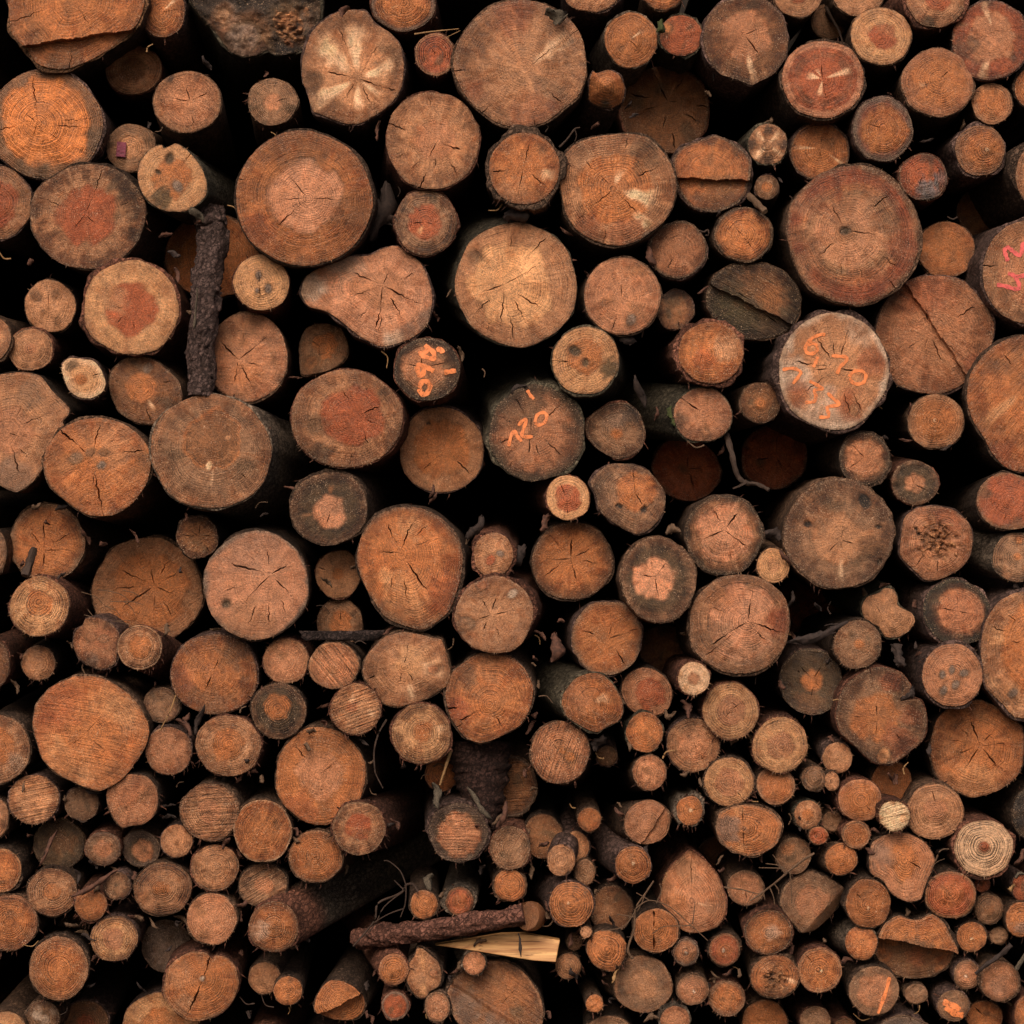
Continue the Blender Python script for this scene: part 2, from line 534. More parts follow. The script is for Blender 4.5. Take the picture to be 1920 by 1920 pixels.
    n1 = sn(X, Z, seed + 1, 6.0 / R); n2 = sn(X, Z, seed + 2, 16.0 / R); n3 = sn(np.cos(AN) * 7, np.sin(AN) * 7, seed + 8, 1.0)
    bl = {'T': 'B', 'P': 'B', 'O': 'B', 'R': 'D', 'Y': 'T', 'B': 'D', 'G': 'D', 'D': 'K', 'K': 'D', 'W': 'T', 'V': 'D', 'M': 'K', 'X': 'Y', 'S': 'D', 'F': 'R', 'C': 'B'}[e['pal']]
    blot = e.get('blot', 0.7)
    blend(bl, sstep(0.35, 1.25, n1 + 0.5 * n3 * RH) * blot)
    if e.get('edge'):
        blend(e['edge'][0], sstep(1 - e['edge'][1] * 1.6, 1.0, RH + 0.05 * n3 + 0.03 * n2))
    h = e.get('h')
    if h:
        hr = h[0] * (1 + 0.08 * n1 + 0.05 * n2 + 0.07 * n3)
        if len(h) > 2:
            dist = np.hypot(X - (h[2] - cx), Z + (h[3] - cy)) / R
        else:
            dist = RH
        m = (1 - sstep(hr - 0.05, hr + 0.045, dist)) * np.clip(0.98 + 0.2 * n1 + 0.1 * n2, 0.6, 1)
        blend(h[1], m)
        ringm = np.exp(-((dist - hr) / 0.035) ** 2)
        blend('B' if h[1] in 'TPYOR' else 'D', ringm * 0.35)
        if e.get('ho'):
            blend(e['ho'], np.exp(-((dist - hr - 0.01) / 0.025) ** 2) * 0.5)
    for q in e.get('bands', []):
        blend(q[2], sstep(q[0] - 0.03, q[0] + 0.03, RH + 0.03 * n1 + 0.015 * n2) * (1 - sstep(q[1] - 0.03, q[1] + 0.03, RH + 0.03 * n1 + 0.015 * n2)) * q[3] * np.clip(0.75 + 0.5 * n3, 0, 1))
    if e.get('rim'):
        blend(e['rim'][0], sstep(1 - e['rim'][1] - 0.03, 1 - e['rim'][1] + 0.03, RH + 0.02 * n2) * 0.85)
    for s_ in e.get('st', []):
        dd = np.hypot(X - (s_[0] - cx), Z + (s_[1] - cy)) / s_[2]
        blend(s_[3], (1 - sstep(0.55, 1.15, dd + 0.22 * n2 + 0.15 * n1)) * s_[4])
    for q in e.get('ray', []):
        da = np.abs(np.angle(np.exp(1j * (AN - math.radians(q[0])))))
        wv = math.radians(q[1]) * (1 + 0.25 * n2)
        m = (1 - sstep(wv * 0.4, wv * 1.15, da)) * sstep(q[2], q[2] + 0.18, RH) * (1 - sstep(q[3] - 0.22, q[3], RH)) * np.clip(1.15 + 0.3 * n2 + 0.3 * sn(X, Z, seed + 21, 30.0 / R), 0, 1)
        blend(q[4], m * (q[5] if len(q) > 5 else 0.9))
    for q in e.get('decay', []):
        fb_ = np.array([[mnoise.fractal((a * 0.11, b_ * 0.11, seed), 0.9, 2.0, 4) for a, b_ in zip(ra, rb_)] for ra, rb_ in zip(X, Z)])
        dd = np.hypot(X - (q[0] - cx), Z + (q[1] - cy)) / q[2]
        m = 1 - sstep(0.55, 1.15, dd + 0.35 * n2 + 0.3 * fb_)
        blend('B', m * 0.8)
        blend('K', m * sstep(0.0, 0.5, fb_) * 0.95)
        blend('Y', m * sstep(0.15, 0.7, -fb_) * 0.8)
        Y += m * (0.006 + 0.016 * fb_)
    for q in e.get('k', []):
        ka = math.radians(q[4]) if len(q) > 4 else r.uniform(0, 3.14)
        u = (X - (q[0] - cx)) * math.cos(ka) + (Z + (q[1] - cy)) * math.sin(ka)
        v = -(X - (q[0] - cx)) * math.sin(ka) + (Z + (q[1] - cy)) * math.cos(ka)
        dd = np.hypot(u / 1.35, v) / q[2]
        blend('B', (1 - sstep(1.1, 1.8, dd)) * 0.45)
        blend(q[3], 1 - sstep(0.75, 1.1, dd))
        if q[3] not in 'KX':
            blend('D', np.exp(-((dd - 0.95) / 0.16) ** 2) * 0.6)
            blend('D', np.exp(-(dd / 0.3) ** 2) * 0.4)
        Y += (1 - sstep(0.7, 1.1, dd)) * (0.006 if q[3] in 'KD' else -0.001)
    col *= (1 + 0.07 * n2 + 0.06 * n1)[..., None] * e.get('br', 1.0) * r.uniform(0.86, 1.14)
    col = np.clip(col, 0.004, 0.95)
    # --- mesh
    V = np.stack([X * k, Y, Z * k], -1).reshape(-1, 3)
    tintv = col.reshape(-1, 3)
    rh = RH.ravel(); an = AN.ravel()
    nv = len(V)
    F = []
    nr = len(rhos)
    for j in range(nr - 1):
        for i in range(nCol):
            i2 = (i + 1) % nCol
            F.append((j * nCol + i, j * nCol + i2, (j + 1) * nCol + i2, (j + 1) * nCol + i))
    # pith cap and side wall
    V = np.vstack([V, [[pith[0] * k, float(Y[0].mean()), pith[1] * k]]])
    wall = np.stack([X[-1] * 0.985 * k, Y[-1] + 0.035, Z[-1] * 0.985 * k], 1)
    V = np.vstack([V, wall])
    tintv = np.vstack([tintv, col[0].mean(0)[None], col[-1] * 0.6])
    rh = np.concatenate([rh, [0.0], np.ones(nCol)]); an = np.concatenate([an, [0.0], AN[-1]])
    for i in range(nCol):
        i2 = (i + 1) % nCol
        F.append((nv, i2, i))
        F.append(((nr - 1) * nCol + i, (nr - 1) * nCol + i2, nv + 1 + i2, nv + 1 + i))
    F = [tuple(reversed(f)) for f in F]
    # pale torn fibres round the rim, rooted in rim vertices
    fb = e.get('f', (0.14 if R < 60 else 0.07))
    fr = fb if isinstance(fb, tuple) else (fb, 0, 360)
    nf = int(nCol * fr[0] * (fr[2] - fr[1]) / 360.0)
    extra, ecol, erh, ean = [], [], [], []
    base = len(V)
    cand = [i for i in range(nCol) if side[i] == 0 and (fr[2] - fr[1] >= 360 or ((math.degrees(ang[bi[i]]) - fr[1]) % 360) <= (fr[2] - fr[1]))]
    for q in range(nf):
        if not cand:
            break
        i = cand[r.randint(len(cand))]
        i2 = (i + 1) % nCol
        p = np.array([X[-1, i], Z[-1, i]]); p2 = np.array([X[-1, i2], Z[-1, i2]])
        od = p / (np.linalg.norm(p) + 1e-6)
        ll = 1.0 + 4.5 * r.rand() ** 2 * (1.6 if fr[0] > 0.6 else 1.0)
        tipv = p + od * ll + np.array([r.uniform(-1.8, 1.8), r.uniform(-2.5, 1.2)])
        mid = p + (p2 - p) * min(0.9, r.uniform(0.7, 2.0) / (np.linalg.norm(p2 - p) + 1e-6))
        a = base + len(extra)
        yb = Y[-1, i]
        extra += [(mid[0] * k, yb, mid[1] * k), (tipv[0] * k, yb - r.uniform(0, .004), tipv[1] * k)]
        c = PAL['X'] * r.uniform(0.35, 0.9) if r.rand() < 0.5 else PAL['B'] * r.uniform(0.5, 1.2)
        ecol += [c * 0.8, c]; erh += [1, 1]; ean += [ang[bi[i]]] * 2
        F.append(((nr - 1) * nCol + i, a, a + 1))
    if extra:
        V = np.vstack([V, extra]); tintv = np.vstack([tintv, ecol])
        rh = np.concatenate([rh, erh]); an = np.concatenate([an, ean])
    n_ = len(V)
    ringN = e.get('rn', max(5.0, R / 4.4)); ringC = e.get('rc', r.uniform(0.45, 0.85)) * (0.72 if R > 60 else 0.95)
    sw = e.get('saw', (r.uniform(0, 180), r.uniform(0.05, 0.28)))
    sp = e.get('sp', r.uniform(0.35, 0.85))
    sid = (idx * 0.618) % 1.0 * 10
    one = np.ones(n_)
    sa = math.radians(sw[0] + 90)
    me = mesh('cut_end', V, F, True, tintv, {
        'pol': np.stack([rh, one * sid, one * sp], 1),
        'grain': np.stack([one * ringN, one * ringC, one * sw[1]], 1),
        'wear': np.stack([one * math.cos(sa), one * math.sin(sa), one * min(1.0, e.get('dirt', 0.45) * 1.35 + 0.08)], 1),
        'radial': np.stack([np.cos(an) , np.sin(an), rh], 1)})
    # a saw cut that stopped half way leaves one part of the end standing further back
    for st in e.get('step', []):
        bm = bmesh.new(); bm.from_mesh(me)
        ax, az, bx, bz = (st[0] - cx) * k, -(st[1] - cy) * k, (st[2] - cx) * k, -(st[3] - cy) * k
        nx, nz = -(bz - az), (bx - ax)
        l = math.hypot(nx, nz); nx /= l; nz /= l
        if (st[4] - cx) * k * nx - (st[5] - cy) * k * nz - ax * nx - az * nz < 0:
            nx, nz = -nx, -nz
        jag = lambda v: 0.0022 * math.sin((v.x * nz - v.z * nx) * 47 + seed) + 0.0012 * math.sin((v.x * nz - v.z * nx) * 131 + seed * 2) + 0.0007 * math.sin((v.x * nz - v.z * nx) * 290)
        for off in (0.0, 0.003):
            bmesh.ops.bisect_plane(bm, geom=bm.verts[:] + bm.edges[:] + bm.faces[:], dist=1e-6,
                                   plane_co=(ax + nx * off, 0, az + nz * off), plane_no=(nx, 0, nz))
        for v in bm.verts:
            s_ = (v.co.x - ax) * nx + (v.co.z - az) * nz
            if s_ > 0.0025:
                v.co.y += st[6] + s_ * (st[7] if len(st) > 7 else 0.0)
            if -0.001 < s_ < 0.0045:
                j_ = jag(v.co); v.co.x += nx * j_; v.co.z += nz * j_
        bm.to_mesh(me); bm.free()
        me.polygons.foreach_set('use_smooth', [True] * len(me.polygons))
        me.update()
    me.set_sharp_from_angle(angle=math.radians(32))
    face = link('cut_end', me, M_WOOD, root)
    # --- bark: lip round the cut, then the trunk running back into the pile
    nb = int(np.clip(Rg * 0.9, 30, 96))
    Bk, _ = outline_pts(e, nb, seed)
    bk = e.get('bk', 1.8 + R * 0.025)
    th = np.arctan2(Bk[:, 1], Bk[:, 0])
    un = Bk / (np.linalg.norm(Bk, axis=1)[:, None] + 1e-9)
    lip = bk * np.clip(0.62 + 0.55 * sn(np.cos(th) * 3, np.sin(th) * 3, seed + 5, 1.0) + 0.35 * sn(np.cos(th) * 12, np.sin(th) * 12, seed + 6, 1.0), 0.05, 1.7)
    bx, bz = e.get('b', (r.uniform(-10, 10), r.uniform(-16, 4)))
    smax = max([0.0] + [q[6] + 2 * R * k * (q[7] if len(q) > 7 else 0) for q in e.get('step', [])])
    yl = (Bk[:, 0] * tx + Bk[:, 1] * tz) * k
    for fx in e.get('fac', []):
        yl = yl + np.maximum(signed(*fx[:6], Bk[:, 0], Bk[:, 1]), 0) * fx[6] * k
    for st in e.get('step', []):
        s_ = signed(*st[:6], Bk[:, 0], Bk[:, 1])
        yl = yl + np.where(s_ > 0, st[6] + s_ * k * (st[7] if len(st) > 7 else 0.0), 0)
    ys = [0.010, 0.006, 0.012, 0.03, 0.06, 0.10, 0.16, 0.24, 0.36, 0.6, 1.1, e.get('len', 2.6)]
    VV, TT = [], []
    bcol = np.array(BARKS[e.get('bc', r.choice(list('kkbrbv')))]) * r.uniform(1.2, 1.95)
    lcol = np.array(PAL[e['bl']]) if e.get('bl') else bcol * 1.25
    for j, y in enumerate(ys):
        if j == 0:
            pts = Bk * 0.985
        elif j == 1:
            pts = Bk + un * (lip * 0.85)[:, None]
        else:
            amp = lip * (1.0 if j < 4 else 1.08) + R * (0.02 * sn(th * 0 + np.cos(th) * 4 + y * 9, np.sin(th) * 4 + y * 5, seed + 7, 1.0) if j > 2 else 0)
            pts = Bk + un * amp[:, None]
            pts = pts * (1.0 + 0.02 * min(y, 2) - 0.0)
        sh = np.array([bx, -bz]) * (y - 0.012) / 0.5 if y > 0.012 else np.zeros(2)
        w_ = math.exp(-y / 0.25) if j > 1 else 1.0
        yy = yl * w_ + y
        if j >= 2:
            yy = np.maximum(yy, yl + 0.004 + 0.002 * j)
        VV.append(np.stack([(pts[:, 0] + sh[0]) * k, yy, (pts[:, 1] + sh[1]) * k], 1))
        c = lcol if j < 2 else bcol
        if j >= 2 and e.get('bc2') and y > 0.14:
            c = np.array(BARKS[e['bc2']])
        TT.append(np.repeat((c * (1 if j > 1 else 1.0))[None], nb, 0) * (1 + 0.35 * sn(np.cos(th) * 3 + y * 6, np.sin(th) * 3, seed + 9, 1.0))[:, None])
    VV = np.vstack(VV); TT = np.clip(np.vstack(TT), 0.004, 0.8)
    F = []
    for j in range(len(ys) - 1):
        for i in range(nb):
            i2 = (i + 1) % nb
            F.append((j * nb + i, j * nb + i2, (j + 1) * nb + i2, (j + 1) * nb + i))
    last = (len(ys) - 1) * nb
    F.append(tuple(last + i for i in range(nb)))
    # hanging bark shreds
    sh_ = e.get('shred', 0.24 if cy > 1150 and R < 65 else 0.05)
    ex, ec = [], []
    base = len(VV)
    for q in range(int(nb * sh_)):
        i = r.randint(nb); i2 = (i + 1) % nb
        jj = r.choice([1, 2, 3])
        p, p2 = VV[jj * nb + i], VV[jj * nb + i2]
        o3 = np.array([un[i, 0], 0, un[i, 1]])
        ll = r.uniform(4, 15) * k
        dr = o3 * r.uniform(0.3, 1.0) + np.array([r.uniform(-.5, .5), r.uniform(-.7, .2), r.uniform(-.9, .35)])
        dr /= np.linalg.norm(dr)
        m1 = p + dr * ll * .5 + np.array([0, 0, -0.002]); tp = p + dr * ll + np.array([r.uniform(-.004, .004), 0, -0.006])
        wv = (p2 - p) * min(1.0, r.uniform(1.5, 4.0) * k / (np.linalg.norm(p2 - p) + 1e-9))
        a = base + len(ex)
        ex += [p + wv, m1, m1 + wv * .8, tp]
        cc = np.array(BARKS['r']) * r.uniform(0.5, 1.5)
        ec += [cc] * 4
        F += [(jj * nb + i, a, a + 2, a + 1), (a + 1, a + 2, a + 3)]
    if ex:
        VV = np.vstack([VV, ex]); TT = np.vstack([TT, ec])
    F = [tuple(reversed(f)) for f in F]
    link('bark', mesh('bark', VV, F, True, TT), M_BARK, root)
    e['_root'], e['_face'], e['_k'], e['_tilt'] = root, face, k, (tx, tz)
    e['_grid'] = (X.ravel(), Z.ravel(), Y0.ravel())
    return root

def face_y(e, px, py):
    gx, gz, gy = e['_grid']
    dd = (gx - (px - e['x'])) ** 2 + (gz + (py - e['y'])) ** 2
    n = np.argsort(dd)[:4]
    return float(gy[n].min())

def strokes(e, name, lines, width, mat):
    """paint brushed on a log's cut end: one flat ribbon a stroke"""
    for li, pts in enumerate(lines):
        q = np.array(pts, float)
        dense = []
        for i in range(len(q) - 1):
            p0, p1, p2, p3 = q[max(i - 1, 0)], q[i], q[i + 1], q[min(i + 2, len(q) - 1)]
            for t in np.linspace(0, 1, 7, endpoint=False):
                dense.append(0.5 * (2 * p1 + (p2 - p0) * t + (2 * p0 - 5 * p1 + 4 * p2 - p3) * t * t + (3 * p1 - p0 - 3 * p2 + p3) * t ** 3))
        dense.append(q[-1])
        dn = np.array(dense)
        tg = np.gradient(dn, axis=0); tg /= (np.linalg.norm(tg, axis=1)[:, None] + 1e-9)
        nm = np.stack([-tg[:, 1], tg[:, 0]], 1)
        V, F = [], []
        for i, p in enumerate(dn):
            wv = width * (0.5 if 0 < i < len(dn) - 1 else 0.32) * (1 + 0.16 * math.sin(i * 0.9 + li * 2))
            for s_ in (-1, 0, 1):
                a = p + nm[i] * wv * s_
                V.append(((a[0] - e['x']) * e['_k'], face_y(e, a[0], a[1]) - 0.0016, -(a[1] - e['y']) * e['_k']))
        for i in range(len(dn) - 1):
            for s_ in (0, 1):
                F.append((i * 3 + s_, i * 3 + s_ + 1, i * 3 + s_ + 4, i * 3 + s_ + 3))
        link(name, mesh(name, V, F), mat, e['_face'])

# ------------------------------------------------------------------ the pile, log by log (photograph pixels)
LOGS = []
def L(x, y, rx, ry, d, pal, label, **kw):
    e = dict(x=x, y=y, rx=rx, ry=ry, d=d, pal=pal, label=label); e.update(kw); LOGS.append(e); return e

# -- top rows
L(145,15,125,113,-.03,'O','large ragged log in the top left corner, torn by a jagged horizontal split',
  o=[(18,-20),(20,40),(24,65),(52,95),(70,120),(100,128),(130,126),(175,105),(215,78),(255,45),(270,5),(266,-40),(220,-90),(140,-110),(60,-90)],
  p=(140,0),c=[(200,.35,1,3),(-60,.1,.5,3),(-95,.55,1,3)],step=[(30,88,215,58,120,120,.035)],bl='G',bk=9,rn=24,rc=.8,blot=.7,st=[(120,112,40,'D',.6)])
L(305,20,42,50,.07,'O','orange log with a yellow slash, tucked right of the large ragged top corner log',ray=[(42,7,.1,.8,'X')],b=(5,25),h=(.85,'O'))
L(470,40,125,85,.05,'K','grey mossy rotten stump with a round branch stub, at the top edge',
  o=[(352,-20),(360,10),(385,40),(405,62),(428,92),(450,104),(480,104),(500,94),(515,102),(545,100),(575,85),(595,50),(602,10),(598,-40),(540,-70),(420,-70)],
  k=[(452,74,30,'V',40),(415,30,14,'G',60)],decay=[(545,45,34)],st=[(475,8,60,'K',.9),(545,40,45,'D',.9),(600,40,50,'D',.5),(420,45,34,'V',.8),(575,40,24,'V',.6),(500,85,20,'D',.8)],c=0,dirt=.9,b=(-20,15),bc='m',fac=[(430,-20,480,110,400,60,.35),(500,110,540,-20,590,30,.3)],sp=.9,blot=.8,rough=.022,br=1.25)
L(250,131,53,46,.26,'T','shaded tan log set back beneath the ragged top corner log',c=1,h=(.45,'B'),dirt=.3)
L(351,191,63,58,.0,'P','pinkish log with a brown smudge on its left rim, below the shaded tan one',p=(357,190),c=4,st=[(320,148,10,'K',.8)],h=(.72,'P'),edge=('T',.2),b=(-12,28),bk=3)
L(511,191,46,45,.04,'G','small greenish grey finely ringed log in a dark gap left of the star-patterned log',h=(.36,'P'),c=1,rc=1.1,rn=14,b=(-8,30),shred=.2,dirt=.2)
L(85,233,107,102,.02,'G','large bright orange log with clear rings and dirty brown sapwood at the left edge',p=(70,230),h=(.80,'F'),c=[(95,.0,.95,4),(5,.4,.95,3),(145,.05,.3,3),(250,.03,.4,4),(-5,.3,.85,3),(-40,.25,.7,3),(190,.4,.9,3)],rn=32,rc=1.3,br=1.12,dirt=.12,sp=.3,st=[(180,260,30,'D',.6),(60,325,40,'D',.6),(150,150,50,'B',.5)],edge=('B',.16),blot=.15)
tagged = L(246,277,46,45,.17,'G','small dim log with a little red plastic tag stuck on its end',h=(.5,'T'),dirt=.3,c=0)
L(323,334,64,64,-.04,'Y','notched pale yellow log with two dark knots, just below the red-tagged log',
  o=[(259,335),(262,305),(280,280),(302,271),(308,279),(330,268),(352,284),(375,310),(387,340),(386,365),(370,382),(345,396),(310,396),(285,382),(267,362)],
  h=(.58,'O',322,334),k=[(318,297,8,'D',75),(333,349,9,'V',-60),(297,323,4,'D')],st=[(305,372,22,'M',.8)],c=[(50,.6,1,3)],b=(28,5),bc='m',dirt=.15,f=(.5,0,180))
L(-8,380,68,68,.03,'T','reddish log half cut off by the left edge beneath the bright orange ringed log',h=(.62,'R'),c=2,dirt=.4)
L(165,405,106,100,-.01,'T','large log with reddish heart and blackened streaks at its upper right, near the left edge',p=(160,402),h=(.55,'R'),c=[(70,.05,.95,3),(160,.5,.98,3),(-45,.0,.25,5),(230,.0,.35,4),(15,.6,1,3)],st=[(235,340,40,'D',.8),(245,390,30,'D',.5),(255,440,18,'M',.6)],dirt=.7,sp=.9,b=(30,12),f=(.3,180,280))
L(397,480,87,80,.34,'O','shaded orange-brown log hidden behind the upright bark-covered branch',c=1,dirt=.3)
L(663,127,95,105,-.03,'T','pale log with a bright star of torn rays on its end',
  o=[(566,112),(580,65),(600,42),(625,25),(642,18),(685,20),(705,45),(730,60),(750,85),(757,120),(752,165),(735,190),(705,215),(670,232),(640,228),(605,214),(586,205),(575,170),(566,150)],
  p=(671,147),c=[(165,.03,.6,4),(-18,.03,.95,5),(60,.1,.7,3),(-62,.2,1,3),(235,.1,.5,2.5),(110,.3,.8,2.5)],
  ray=[(138,19,.15,.95,'X'),(95,14,.08,.85,'X',.9),(20,15,.1,.85,'X',.85),(207,13,.08,1.05,'X'),(-36,13,.08,.75,'X'),(-92,14,.06,.75,'X',.7)],
  fac=[(671,147,600,40,570,120,.12),(671,147,600,230,590,180,.12)],st=[(585,150,26,'D',.6),(735,110,30,'D',.5),(620,205,30,'B',.7),(660,40,40,'B',.6)],br=1.18,rn=14,rc=.4)
L(757,8,60,50,.0,'O','orange log with a pale bark ring at the top edge right of the star-patterned log',p=(757,6),h=(.8,'O'),rim=('V',.12),c=2,ray=[(200,6,.1,.5,'Y')],rc=.9,b=(5,8))
L(816,102,38,40,-.02,'R','small red-brown log with a crusty pale rim between two big pale logs',rim=('T',.14),rc=1.1,rn=10,c=1,f=.5,bk=3)
L(975,120,126,121,-.05,'T','very large log with a broad pale ray at upper right and a grey tuft',
  o=[(849,120),(860,75),(885,40),(920,12),(965,0),(1010,3),(1045,20),(1075,45),(1093,80),(1100,140),(1085,180),(1055,205),(1020,230),(975,240),(930,228),(890,200),(865,165)],
  p=(985,130),ray=[(37,12,.12,.95,'X',.75)],st=[(1030,165,30,'G',.8),(885,80,50,'B',.6),(960,25,45,'R',.5),(1000,220,50,'R',.45),(880,170,30,'R',.4)],c=[(37,.1,1,2.5),(-45,.6,.95,3),(200,.85,1,3),(225,.85,1,3),(180,.85,1,3),(255,.88,1,3),(280,.85,1,3)],rn=26,rc=.6)
L(811,263,88,91,-.01,'T','large tan log with edge cracks and a dark slit right of its centre',p=(820,265),h=(.42,'P'),c=[(-22,.12,.62,7),(100,.6,.95,4),(160,.65,1,4),(200,.7,1,4),(225,.55,.9,4),(240,.02,.4,3),(-60,.6,.95,3),(-95,.35,.6,3),(-110,.7,1,4),(185,.8,1,3)],dirt=.5,b=(-18,22))
L(570,372,128,125,-.06,'O','very large brown log with a round pink heartwood disc',p=(578,372),h=(.54,'C',572,368),c=[(130,.05,.55,4),(220,.05,.6,5),(0,.03,.45,3),(182,.1,.5,3),(-20,.05,.2,3),(165,.9,1,3)],st=[(480,430,35,'R',.5),(650,400,40,'D',.35),(560,270,60,'D',.3)],ray=[(40,8,.08,.38,'T')],rn=30,rc=.9,saw=(20,.15),br=.9,dirt=.35,irr=.6)
L(798,417,58,62,.0,'G','dark-rimmed log with an orange-red heart under the slit-marked tan log',h=(.55,'R'),dirt=.8,rim=('T',.05),ray=[(235,17,.05,.5,'Y',.8)],c=[(185,.03,.5,3),(-15,.03,.4,3)],rc=.9,bk=6,bc='r',b=(-14,-8))
L(983,316,66,68,-.07,'O','orange log in thick shaggy bark, below the very large pale-rayed one',c=[(75,.0,.75,3),(-100,.05,.8,3),(190,.5,.95,4),(-40,.3,.9,3)],ray=[(-15,14,.45,.98,'X',.8)],bk=11,bc='k',saw=(60,.25),st=[(960,370,40,'T',.6)],shred=.15,br=1.05,f=(.7,200,330))
L(690,560,124,95,.02,'C','pear-shaped pale log with whitish edges and a spidery crack',
  o=[(563,545),(570,520),(590,505),(615,495),(640,480),(690,479),(720,465),(745,462),(785,490),(800,515),(810,550),(808,580),(800,610),(775,635),(745,646),(715,650),(680,635),(650,610),(615,585),(580,575),(568,560)],
  p=(718,535),c=[(70,.0,.45,6),(155,.03,.6,4),(-28,.03,.8,6),(262,.03,.75,7),(200,.1,.45,4),(-60,.25,.7,5),(20,.3,.8,3),(-95,.5,.85,3),(175,.5,.85,3),(235,.4,.75,3)],
  st=[(582,535,32,'W',.85),(800,600,26,'V',.7),(735,640,26,'W',.8),(765,620,16,'V',.6),(640,490,40,'W',.45)],h=(.4,'P'),br=1.0,f=(.7,230,320),blot=.4,dirt=.25,irr=.5)
L(968,533,114,117,-.02,'T','large pale tan log with green bark and many fine radial cracks',p=(946,533),c=[(200,.02,.6,4),(30,.02,.55,5),(265,.02,.7,4),(50,.5,.95,5),(95,.2,.55,3),(-35,.2,.6,4),(-60,.3,.8,4),(-80,.5,.9,3),(225,.4,.85,3),(130,.45,.9,3),(0,.2,.5,3),(80,.6,.95,3),(250,.6,.95,3)],
  b=(-42,-42),bc='m',bk=3,rn=26,rc=.7,br=1.12,st=[(890,480,18,'D',.6),(960,640,60,'B',.4)],dirt=.3,h=(.7,'Y'),blot=.4)
L(1110,-22,57,44,-.02,'T','tan log cut by the top edge beside the very large pale-rayed log',b=(5,30),bk=4)
L(1243,-18,39,36,.0,'O','small orange log end barely showing at the top edge above two smooth orange logs')
L(1183,75,50,51,.02,'O','smooth orange log with one thin yellow ray and grey bark at left',ray=[(36,6,.0,.6,'X')],p=(1180,75),c=1,b=(-35,32),bc='g',dirt=.15,rc=.7,bk=3,rn=13)
L(1277,66,40,39,.02,'R','small red-orange log with a round knot and green moss at its upper left',k=[(1246,53,11,'O',0)],c=0,bc='m',bk=6,dirt=.1,rc=.7,b=(-5,8))
L(1398,75,80,84,-.02,'B','large brown log with pale centre and a bright ray down to its pointed bottom',
  o=[(1318,80),(1325,35),(1350,5),(1395,-8),(1440,0),(1468,30),(1478,70),(1472,110),(1450,140),(1420,155),(1408,161),(1385,152),(1350,140),(1328,112)],
  p=(1396,65),h=(.6,'P'),ray=[(-80,5,.35,1.05,'X')],c=[(145,.0,.3,4),(-55,.0,.55,5),(25,.03,.35,3),(-80,.05,.3,3)],dirt=.6,sp=.8,st=[(1350,105,26,'B',.8),(1440,20,30,'B',.7)])
L(1137,165,35,35,-.05,'O','small faceted orange log with a long dark bark side, beside a big pale log',
  o=[(1105,165),(1106,148),(1112,132),(1118,138),(1140,130),(1160,138),(1172,160),(1170,178),(1165,190),(1145,198),(1128,196),(1106,185)],
  fac=[(1104,182,1135,162,1130,195,.8),(1135,162,1170,188,1140,195,.6),(1118,130,1150,155,1165,140,.5)],st=[(1135,192,12,'D',.9)],b=(-42,60),bk=4,c=0,bc='v',dirt=.3)
L(1247,205,83,82,.32,'B','large shaded brown log with a pale streak, set back below the smooth orange logs',p=(1252,190),c=[(115,.03,.85,4),(170,.35,.95,4),(200,.05,.5,3),(0,.03,.25,3),(-3,.7,1,4),(-35,.5,.95,4),(-100,.3,.6,3),(-82,.6,.98,4),(55,.4,.9,3)],ray=[(66,6,.03,.7,'T',.7)],dirt=.3)
L(1160,355,108,104,-.03,'T','large log with bright torn rays from its pith, below the shaded brown one',
  o=[(1048,340),(1050,300),(1075,272),(1110,258),(1175,250),(1215,258),(1240,280),(1262,315),(1269,350),(1262,385),(1245,415),(1215,440),(1185,455),(1150,460),(1110,450),(1080,430),(1060,395)],
  p=(1150,355),h=(.62,'O'),ray=[(70,18,.03,.4,'X',.85),(-14,16,.12,.8,'X',.85),(-46,8,.5,1.05,'X')],k=[(1215,440,7,'V',0)],c=[(28,.45,.9,5),(220,.05,.9,3),(135,.1,.7,3),(-42,.1,.6,3),(75,.7,.95,3),(-100,.75,1,3)],st=[(1210,290,45,'D',.6),(1080,290,30,'G',.6),(1100,420,30,'R',.5),(1180,440,40,'R',.4)],sp=.8,rn=22,rc=1.0,b=(-8,12),br=1.1)
L(1334,325,73,73,.0,'O','orange log whose lower half is sawn back behind a level step',
  o=[(1262,300),(1280,275),(1310,262),(1340,252),(1360,258),(1395,280),(1408,305),(1405,340),(1400,360),(1385,380),(1355,395),(1335,397),(1300,388),(1280,365),(1266,335)],
  step=[(1262,332,1412,338,1335,380,.03)],rim=('D',.06),st=[(1390,275,20,'D',.7),(1350,370,50,'D',.55)],bk=5,c=0,dirt=.5,rc=.7,f=(.3,0,360))
L(1440,270,36,38,.0,'T','small squarish log with a pale cross of torn rays',ray=[(45,14,.1,1,'X'),(130,12,.2,1,'X'),(225,18,.1,1,'X'),(-35,12,.2,1,'X')],st=[(1440,245,12,'K',.8),(1410,270,12,'K',.8),(1438,300,14,'K',.8),(1470,270,12,'K',.7)],c=0,bk=4,b=(-18,0),bc='m',fac=[(1440,230,1440,310,1410,270,.3)])
L(1438,351,23,23,.04,'G','very small ringed log with an orange core under the cross-marked log',h=(.42,'O'),rc=1.1,rn=8,c=0,b=(8,8))
L(1271,468,55,54,.05,'P','dusky pinkish log with faint rings and a peeling bark flap at left',h=(.7,'P'),rim=('D',.08),c=1,dirt=.5,br=.86,rc=.6)
L(1395,440,54,52,.02,'O','dull orange log with a dirty rim beneath the step-sawn orange log',h=(.84,'O'),edge=('D',.15),c=[(140,.05,.4,3),(-55,.1,.6,3)],dirt=.5)
